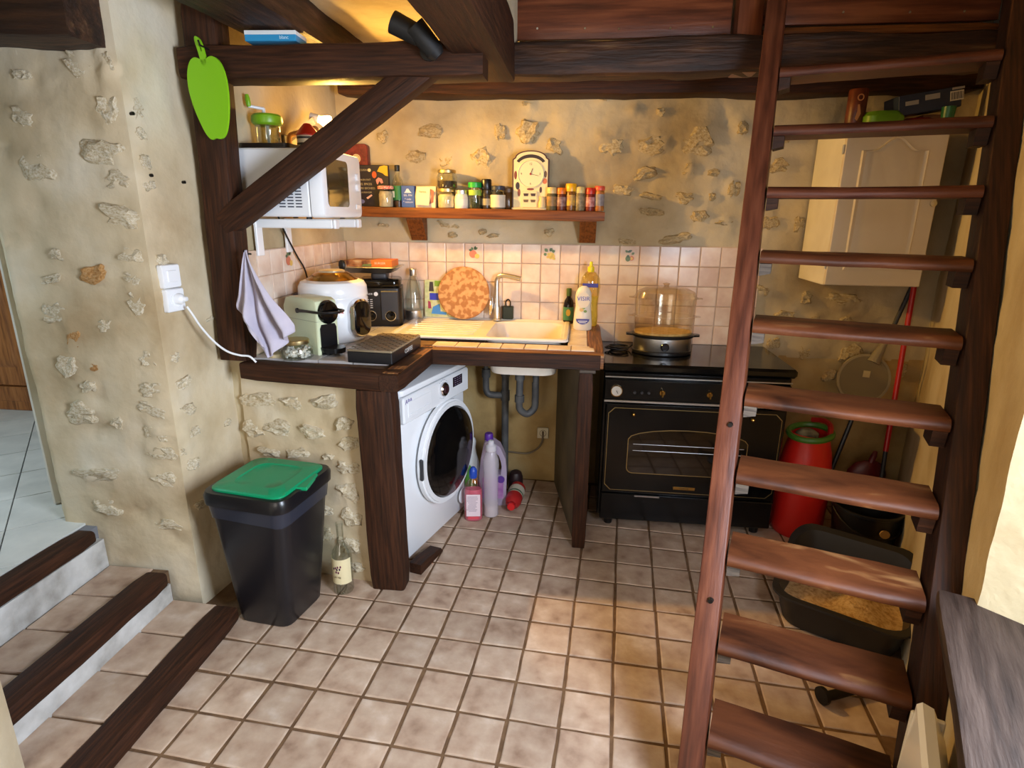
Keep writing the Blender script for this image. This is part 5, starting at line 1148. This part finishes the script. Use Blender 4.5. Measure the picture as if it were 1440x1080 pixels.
m = MB(); P = [(.0442*cos(a), .0442*sin(a)) for a in [-pi*.97+pi*.94*i/20 for i in range(21)]]
m.loft([[(x, y, z) for x, y in P]+[(x*.985, y*.985, z) for x, y in P[::-1]] for z in (.055, .175)]); lb_ = m.build('paper_label', plain('label_straw', (222, 210, 168), .6), wb)
for i, (x, z) in enumerate(((-.015, .13), (-.006, .135), (.004, .14), (.012, .13), (-.004, .115), (.006, .113), (.0, .128), (.016, .142))):
    m = MB(); y = -sqrt(.0442**2-x*x); m.prism(circ(.0036, 8, 0, 0, .006), 0, .0008, 0, Matrix.Translation((x, y, z)) @ Matrix.Rotation(x/.0442, 4, 'Z') @ FRONT); m.build('grape_print', plain('grape_print', (100, 30, 70) if i % 3 else (50, 24, 60), .6), lb_)
text('label_lettering', 'LA VIE', .013, front(.0, -.0448, .09), plain('label_brown', (110, 90, 60), .6), lb_, .0002)

# ------------------------------------------------------------------ pier: switch, plug socket, cable; green board; towel
sM = lambda y, z, o=0: frame((-1.53+(y-1.98)*.118+.012+o, y, z), (-.118, -1, 0) and (.118, 1, 0), (0, 0, 1))
sw = thing('light_switch', 'white square light switch on the plastered pier', 'switch', (0, 0, 0), 0, None, sM(2.045, 1.383))
m = MB(); m.loft([[(x, y, z) for x, y in rrect(w, w, .006, 3)] for w, z in ((.086, -.012), (.086, .004), (.08, .009))]); m.build('plate', white_plastic, sw)
m = MB(); m.loft([[(x, y, z) for x, y in rrect(w, w, .003, 2)] for w, z in ((.044, .008), (.044, .011), (.04, .013))]); m.build('rocker', white_plastic, sw)
so2 = thing('plug_socket', 'white wall socket below the switch with a plugged-in white cable', 'socket', (0, 0, 0), 0, None, sM(2.05, 1.294))
m = MB(); m.loft([[(x, y, z) for x, y in rrect(w, w, .006, 3)] for w, z in ((.086, -.012), (.086, .004), (.08, .009))]); m.build('plate', white_plastic, so2)
m = MB(); m.lathe([(.026, .008), (.026, .011), (.0225, .011), (.0225, .004), (0, .004)], 24, 0, None, False, False); m.build('outlet', white_plastic, so2)
m = MB(); m.lathe([(.021, .004), (.021, .02), (.017, .03), (.011, .034), (.008, .046), (0, .047)], 20, 0, Matrix.Translation((.004, .004, 0)) @ Matrix.Rotation(.2, 4, 'Y')); plug = m.build('plug', white_plastic, so2)
m = MB(); pts = [(-1.475, 2.066, 1.268), (-1.462, 2.075, 1.235), (-1.45, 2.10, 1.18), (-1.425, 2.135, 1.115), (-1.40, 2.17, 1.072), (-1.365, 2.195, 1.052), (-1.33, 2.205, 1.046), (-1.31, 2.215, 1.02)]
m.tube(pts, .0042, 8, 0, 5); m.build('cable', white_plastic, so2, 35, WM[so2].inverted())
ap = thing('apple_board', 'lime green apple-shaped cutting board hanging on the tie beam', 'cutting board', (-1.34, 2.17, 2.0), 0, None, Matrix.Translation((-1.350, 2.178, 2.032)) @ Matrix.Rotation(-.07, 4, 'Y') @ Matrix.Rotation(-.16, 4, 'Z'))
P = [(-.003, .098), (-.03, .112), (-.056, .102), (-.074, .07), (-.08, .03), (-.074, -.015), (-.06, -.06), (-.042, -.102), (-.022, -.121), (-.004, -.114), (.014, -.121), (.036, -.113), (.056, -.08), (.07, -.035), (.078, .01), (.078, .055), (.064, .092), (.038, .108), (.014, .102)]
def smoothp(P, k=3):
    for _ in range(k):
        P = [q for i in range(len(P)) for q in ((P[i][0]*.75+P[(i+1) % len(P)][0]*.25, P[i][1]*.75+P[(i+1) % len(P)][1]*.25), (P[i][0]*.25+P[(i+1) % len(P)][0]*.75, P[i][1]*.25+P[(i+1) % len(P)][1]*.75))]
    return P
P = smoothp([(x*1.06, y*1.2-.02) for x, y in P], 2)
apple_g = plain('apple_green', (132, 200, 20), .45)
m = MB(); m.prism(P, -.004, .004, 0, FRONT); m.build('board', apple_g, ap)
m = MB(); m.ring(smoothp([(-.008, .08), (.014, .08), (.012, .12), (.004, .165), (-.016, .18), (-.022, .165), (-.014, .13)], 2), smoothp([(.000, .125), (.004, .125), (.002, .145), (-.006, .164), (-.011, .164), (-.006, .146), (-.003, .13)], 2), -.004, .004, 0, FRONT); m.build('stem', apple_g, ap)
hk = MB(); hk.tube([(-1.352, 2.21, 2.172), (-1.352, 2.16, 2.174), (-1.352, 2.152, 2.188)], .0035, 8); tag(hk.build('hook', iron), 'small iron hook in tie beam that holds the green board', 'hook')

tw = thing('dish_towel', 'pale lilac-grey dish towel hanging in folds from the corner post', 'towel', (-1.30, 2.20, 1.46))
m = MB(); NU, NV = 44, 40; vs = []
for j in range(NV+1):
    t = j/NV
    for i in range(NU+1):
        u = i/NU
        xl = -1.285-.058*min(1, t*1.5)+(.06*max(0, t-.72)/.28*(1 if True else 0)); xr = -1.275+.155*min(1, (t**1.25)*1.12)-.01*max(0, t-.85)
        low = 1.045+.06*abs(u-.45)*2-.02*sin(u*9)
        if u > .42: low = 1.045+.015+.10*max(0, (u-.5)/.5)**.8
        if u < .3: low = 1.10+(.3-u)*.22
        z = 1.462+(low-1.462)*t+.012*sin(u*3.1)*(1-t)
        x = xl+(xr-xl)*u
        amp = (.007+.034*min(1, t*1.3))
        y = 2.196-.006-amp*(.6*sin(u*21+t*2.5)+.5*sin(u*8.5-1.2*t)+.3*noise.noise(Vector((u*5, t*4, 3)))) - .012
        y += .016*noise.noise(Vector((u*3, t*3, 9)))*t
        x += .008*sin(u*19+1.3)*t
        vs.append((x+1.30, y-2.20, z-1.46))
fs = [(j*(NU+1)+i, j*(NU+1)+i+1, (j+1)*(NU+1)+i+1, (j+1)*(NU+1)+i) for j in range(NV) for i in range(NU)]
nb = len(vs); vs2 = vs+[(x, y+.003, z) for x, y, z in vs]
fs2 = fs+[tuple(a+nb for a in f[::-1]) for f in fs]
for j in range(NV):
    for i in (0, NU):
        a, b = j*(NU+1)+i, (j+1)*(NU+1)+i; fs2.append((a, b, b+nb, a+nb))
for i in range(NU):
    for j in (0, NV):
        a, b = j*(NU+1)+i, j*(NU+1)+i+1; fs2.append((a, b, b+nb, a+nb))
m.add(vs2, fs2); m.build('cloth', mottled('lilac_cloth', [(176, 170, 186), (200, 194, 206)], 7, .9, .25, 240, detail=3, bdist=.002), tw, 80)
m = MB(); m.tube([(.01, .03, -.004), (.012, -.012, .0), (.012, -.02, .012)], .004, 8); m.build('nail', iron, tw)

# ------------------------------------------------------------------ on and under the beams
bw = thing('matchbox', 'flat blue and white cardboard box lying on the tie beam', 'box', (-1.125, 2.27, 2.198), .06)
m = MB(); m.box((0, 0, .0165), (.185, .1, .033), .001); m.build('carton', plain('box_cyan', (40, 140, 190), .5), bw)
m = MB(); m.box((0, 0, .027), (.186, .101, .014), .001); m.build('white_top', plain('box_top_white', (216, 222, 224), .5), bw)
text('box_lettering', 'blanc', .016, front(.05, -.0506, .011), plain('box_print', (200, 226, 236), .5), bw)
sl_ = thing('spotlight', 'black twin-head spotlight fixed at the beam end', 'spotlight', (-.565, 2.19, 2.17))
m = MB(); m.cyl((.02, .018, -.02), (.02, .005, -.02), .03, .03, 18); m.tube([(.02, .005, -.02), (.01, -.03, .0), (-.01, -.04, .02)], .009, 8); m.build('mount', black_plastic, sl_)
for (a, b) in (((-.085, -.05, .055), (.0, -.04, .015)), ((-.01, -.055, .04), (.05, -.03, -.03))):
    m = MB(); a, b = Vector(a), Vector(b); m.cyl(a, b, .036, .033, 22); m.cyl(b, b+(b-a).normalized()*.02, .033, .022, 22); m.build('lamp_head', plain('matt_black', (14, 13, 13), .6), sl_)

# ------------------------------------------------------------------ on the wall cabinet
TC = 2.021
t = thing('patterned_can', 'brown patterned can standing on the left end of the cabinet', 'can', (1.255, 3.16, TC))
m = MB(); m.lathe([(0, 0), (.04, 0), (.042, .004), (.042, .165), (.039, .17), (0, .17)], 24); m.build('can_body', mottled('can_brown', [(70, 30, 18), (110, 54, 30)], 20, .4), t)
m = MB(); m.ring(circ(.015, 18), circ(.010, 18), 0, .001, 0, front(-.004, -.0425, .13)); m.prism([(-.014, .04), (-.002, .03), (.01, .06), (-.0, .1), (-.008, .1), (-.006, .07)], 0, .001, 0, front(-.004, -.0425, 0)); m.build('can_print', plain('can_print', (190, 130, 80), .5), t)
t = thing('green_packet', 'bright green soft packet lying on top of the cabinet', 'packet', (1.36, 3.13, TC))
m = MB(); m.loft([[(x*k, y*k, z) for x, y in rrect(.17, .13, .04, 4)] for z, k in ((0, .8), (.015, 1), (.045, 1), (.066, .8), (.072, .5))])
m.v = [(x, y, z*(1+.15*noise.noise(Vector((x*20, y*20, 0))))) for x, y, z in m.v]; m.build('packet', plain('packet_green', (96, 140, 30), .4), t)
t = thing('navy_box', 'navy cardboard box with barcode leaning on cabinet-top packets', 'box', (1.53, 3.13, TC+.062), 0, None, Matrix.Translation((1.55, 3.15, TC+.062)) @ Matrix.Rotation(-.16, 4, 'Y'))
m = MB(); m.box((-.01, 0, .045), (.26, .14, .085), .002); m.build('carton', plain('navy_carton', (26, 40, 66), .5), t)
m = MB(); m.box((.1, -.0705, .05), (.055, .002, .04)); br_ = m.build('barcode_patch', plain('patch_white', (206, 198, 180), .5), t)
m = MB()
for i in range(12): m.box((.077+i*.0042, -.072, .05), (.0012+.0012*((i*7) % 3 == 0), .0006, .03))
stuff(m.build('barcode_lines', black_plastic, br_))
m = MB(); m.box((.105, -.0705, .08), (.05, .002, .009)); m.box((-.0, -.0705, .062), (.06, .002, .022)); m.box((-.085, -.0705, .05), (.055, .002, .018)); stuff(m.build('printed_panels', plain('panel_print', (150, 146, 140), .5), t))
t = thing('red_packet', 'red crumpled packet under the navy box on the cabinet', 'packet', (1.515, 3.12, TC))
m = MB(); m.loft([[(x*k, y*k, z) for x, y in rrect(.13, .1, .03, 4)] for z, k in ((0, .85), (.012, 1), (.028, .95), (.038, .7))]); m.v = [(x, y, z*(1+.2*noise.noise(Vector((x*30, y*30, 0))))) for x, y, z in m.v]; m.build('packet', plain('packet_red', (150, 44, 32), .4), t)
t = thing('brown_box', 'flat brown cardboard box on the right end of the cabinet', 'box', (1.60, 3.24, TC))
m = MB(); m.box((0, 0, .03), (.09, .16, .06), .002); m.build('carton', plain('kraft', (130, 84, 50), .7), t)
m = MB(); m.box((0, 0, .0605), (.03, .161, .0012)); m.build('tape', plain('tape', (150, 104, 66), .4), t)
t = thing('green_pot', 'small dark green pot on the cabinet corner by the wall', 'pot', (1.60, 3.045, TC))
m = MB(); m.lathe([(0, 0), (.022, 0), (.026, .045), (.028, .075), (.024, .077), (0, .075)], 18); m.build('pot_body', plain('pot_green', (30, 90, 54), .4), t)

# ------------------------------------------------------------------ corner behind the stair
t = thing('red_churn', 'red plastic churn with green ring rim beside the black cooker', 'churn', (1.212, 2.985, 0))
m = MB(); m.lathe([(0, 0), (.115, 0), (.122, .008), (.128, .05), (.132, .28), (.128, .36), (.112, .46), (.098, .52), (.098, .555), (.09, .56), (.088, .5), (0, .48)], 36, 0, None, False, False); m.build('churn_body', plain('churn_red', (206, 34, 26), .35), t)
m = MB(); m.tube([(.1*cos(a), .1*sin(a), .556+.014*cos(a-.6)) for a in [2*pi*i/30 for i in range(31)]], .016, 8); m.build('green_rim', plain('rim_green', (70, 120, 40), .4), t)
m = MB(); m.tube([(.07, -.06, .55), (.085, -.02, .6), (.075, .04, .61), (.03, .08, .6)], .014, 8, 0, 5); m.build('handle', plain('churn_red', (150, 26, 22), .35), t)
m = MB(); m.loft([[(x-.02, y-.01, z) for x, y in circ(r, 16, 0, 0, r*.7)] for r, z in ((.03, .49), (.06, .53), (.055, .56), (.03, .578), (.01, .58))]); m.v = [(x+.01*noise.noise(Vector((x*40, z*40, 0))), y, z) for x, y, z in m.v]; m.build('grey_bundle', mottled('grey_rag', [(90, 84, 64), (140, 130, 100)], 30, .9), t)
t = thing('black_bucket', 'black bucket with oval wooden tag standing in the corner', 'bucket', (1.475, 2.83, 0))
m = MB(); m.lathe([(0, 0), (.125, 0), (.13, .006), (.158, .235), (.165, .24), (.165, .25), (.156, .252), (.15, .24), (.122, .015), (0, .012)], 36, 0, None, False, False); m.build('bucket_body', plain('bucket_black', (16, 17, 20), .4), t)
m = MB(); m.prism(circ(.026, 18, 0, 0, .02), 0, .006, 0, Matrix.Translation((.02, -.154, .17)) @ Matrix.Rotation(.13, 4, 'Z') @ Matrix.Rotation(.5, 4, 'Y') @ FRONT); m.build('wooden_tag', plain('tag_wood', (186, 150, 96), .6), t)
m = MB(); m.tube([(.163*cos(a), .163*sin(a)*.98-.004, .232-.09*sin(pi*i/14)) for i, a in [(i, pi+pi*i/14) for i in range(15)]], .004, 6); m.build('bail_handle', iron, t)
t = thing('red_dustpan', 'dark red dustpan standing upright behind the black bucket', 'dustpan', (1.62, 3.16, 0))
m = MB(); m.loft([[(x, y*.3+.03*abs(x)/.11, z) for x, y in circ(r, 18)] for r, z in ((.09, 0), (.11, .04), (.115, .2), (.1, .28), (.07, .325), (.03, .345))]); m.build('pan', plain('maroon', (96, 22, 26), .4), t)
m = MB(); m.tube([(0, 0, .34), (.01, .0, .38), (.02, .01, .40)], [.016, .014, .010], 10); m.build('grip', plain('maroon', (96, 22, 26), .4), t)
t = thing('red_broom', 'red-handled broom leaning in the corner below the wall cabinet', 'broom', (1.655, 3.075, 0))
BR = WM[t].inverted()
m = MB(); m.tube([(1.668, 3.13, .42), (1.715, 3.26, 1.29)], .0135, 12); m.build('red_handle', plain('handle_red', (176, 26, 28), .3), t, 35, BR)
m = MB(); m.tube([(1.655, 3.08, .10), (1.668, 3.13, .42)], .011, 12); m.build('dark_lower_handle', dark_grey, t, 35, BR)
m = MB(); m.box((1.655, 3.085, .085), (.2, .045, .04), .01); hd = m.build('broom_head', dark_grey, t, 35, BR)
m = MB()
for i in range(40):
    for j in range(4):
        x, y = 1.56+i*.0049, 3.07+j*.011; m.add([(x-.0015, y, .07), (x+.0015, y, .07), (x+random.uniform(-.006, .006), y-.004, 0)], [(0, 1, 2)])
stuff(m.build('bristles', plain('bristle', (50, 30, 28), .7), t, 35, BR))
t = thing('round_paddle', 'grey translucent round paddle on a long tube leaning in the corner', 'paddle', (1.57, 3.3, .76))
PD = WM[t].inverted()
Fp = Matrix.Translation((1.578, 3.315, .765)) @ Matrix.Rotation(-.12, 4, 'X') @ FRONT
m = MB(); m.lathe([(0, -.004), (.125, -.004), (.138, -.001), (.138, .005), (.12, .004), (0, .002)], 40, 0, Fp, False, False); m.build('disc', milky('smoky_plastic', (150, 138, 108), .75, .3), t, 35, PD)
m = MB(); m.ring(circ(.14, 40), circ(.128, 40), -.005, .007, 0, Fp); m.build('rim', milky('smoky_rim', (170, 158, 128), .9, .3), t, 35, PD)
m = MB(); m.tube([(1.615, 3.32, .86), (1.66, 3.335, .96), (1.69, 3.345, 1.03)], [.035, .017, .013], 12); m.build('neck', milky('smoky_neck', (150, 140, 118), .9, .3), t, 35, PD)
m = MB(); m.tube([(1.69, 3.345, 1.03), (1.765, 3.375, 1.27)], .0115, 10); m.tube([(1.56, 3.29, .62), (1.46, 3.24, .24)], .012, 10); m.build('dark_tube', plain('slate_tube', (48, 50, 58), .4), t, 35, PD)
m = MB(); m.prism([(-.018, -.018), (.018, -.018), (.018, .018), (-.018, .018)], .006, .0075, 0, Fp @ Matrix.Translation((.01, .03, 0)) @ Matrix.Rotation(-.08, 4, 'Z')); m.build('sticker', plain('sticker_cream', (206, 190, 140), .6), t, 35, PD)

lb = thing('litter_tray', 'black plastic litter tray filled with tan litter under the stair', 'litter tray', (1.14, 2.23, 0), radians(-30))
def lr(w, d, z, dz=0, r=.09): return [(x, y, z+dz*max(0, (y+.06)/.25)**1.4) for x, y in rrect(w, d, r, 6)]
m = MB(); m.loft([lr(.40, .32, 0), lr(.415, .335, .006), lr(.475, .395, .135, .13), lr(.505, .425, .14, .13), lr(.505, .425, .15, .13), lr(.46, .38, .152, .13), lr(.45, .37, .135, .12), lr(.40, .32, .02), lr(.2, .15, .015)]); m.build('tray', plain('tray_black', (34, 32, 30), .4), lb)
m = MB(); N_ = 26; vs = []; fs = []
for j in range(9):
    k = 1-j/9
    for (x, y) in rrect(.435, .355, .09, 6):
        vs.append((x*k, y*k, .085+.03*noise.noise(Vector((x*k*8, y*k*8, 0)))+.006*noise.noise(Vector((x*k*60, y*k*60, 4)))+(.03*(1-k) if x*k > 0 else 0)))
n_ = 28; vs.append((0, 0, .1))
for j in range(8):
    for i in range(n_): fs.append((j*n_+i, j*n_+(i+1) % n_, (j+1)*n_+(i+1) % n_, (j+1)*n_+i))
for i in range(n_): fs.append((8*n_+i, 8*n_+(i+1) % n_, 9*n_))
m.add(vs, fs); lt = m.build('litter', mottled('tan_litter', [(176, 134, 82), (210, 172, 116), (224, 192, 140)], 60, .95, 1.0, 160, bdist=.006)); lt.matrix_basis = WM[lb].copy(); WM[lt] = lt.matrix_basis.copy(); tag(stuff(lt), 'tan granular cat litter heaped in the black tray', 'litter')
hx = thing('pipe_fitting', 'dark iron pipe fitting with flange lying on tiles behind the stair', 'fitting', (.90, 1.765, .022), radians(22))
m = MB(); m.cyl((-.012, 0, .008), (.002, 0, .008), .03, .03, 20); m.build('flange', iron, hx)
m = MB(); m.tube([(0, 0, .0), (.10, 0, .0), (.155, .0, .004), (.17, .012, .008)], [.0165, .016, .016, .018], 12, 0, 3); m.build('tube', iron, hx)

# ------------------------------------------------------------------ heater by the window
hp = Vector(rw(2.475, -.015)); 
ht = thing('panel_heater', 'white slim panel heater on the wall below the window sill', 'heater', (hp.x, hp.y, .0), atan2(RWD.y, RWD.x))
hprof = [(-.045, .10), (-.075, .12), (-.08, .46), (-.045, .538), (-.022, .545), (-.012, .535), (.0, .12)]
m = MB()
for x0, x1, k in ((0, .9, 0),):
    m.loft([[(x0, -y-.08, z) for y, z in hprof], [(x1, -y-.08, z) for y, z in hprof]])
m.build('housing', white_enamel, ht)
m = MB(); m.box((-.006, -.04, .31), (.012, .068, .40), .004); m.build('end_cap', plain('heater_end', (206, 198, 180), .4), ht)
m = MB()
for i in range(3): m.box((.02, -.006, .2+i*.09), (.03, .006, .02), .001)
stuff(m.build('vent_slots', dark_grey, ht))
m = MB(); m.box((.45, .006, .35), (.5, .012, .1), .003); m.build('wall_bracket', steel, ht)

# ------------------------------------------------------------------ buffet in the passage room
bu = thing('wooden_buffet', 'brown panelled wooden buffet in the room beyond the doorway', 'buffet', (-3.85, 3.45, .359))
oak = mottled('honey_oak', [(110, 64, 30), (146, 90, 46), (164, 106, 58)], 5, .4, .1, 12, (14, 14, 1.2))
m = MB(); m.box((0, .05, .95), (.84, .5, 1.86), .006); m.build('carcass', oak, bu)
for x in (-.205, .205):
    m = MB(); m.box((x, -.21, .60), (.39, .024, .86), .005); d_ = m.build('buffet_door', oak, bu)
    m = MB(); m.loft([[(x+px_, -.222-q, .62+pz) for px_, pz in rrect(.28*k, .66*k, .02, 2)] for q, k in ((0, 1), (.012, .93), (.014, .8))]); m.build('door_panel', oak, d_)
    m = MB(); m.box((x, -.21, .11), (.39, .026, .1), .005); m.build('plinth_drawer', oak, bu)
m = MB(); m.box((0, .04, .035), (.86, .52, .07), .006); m.build('plinth', oak, bu)
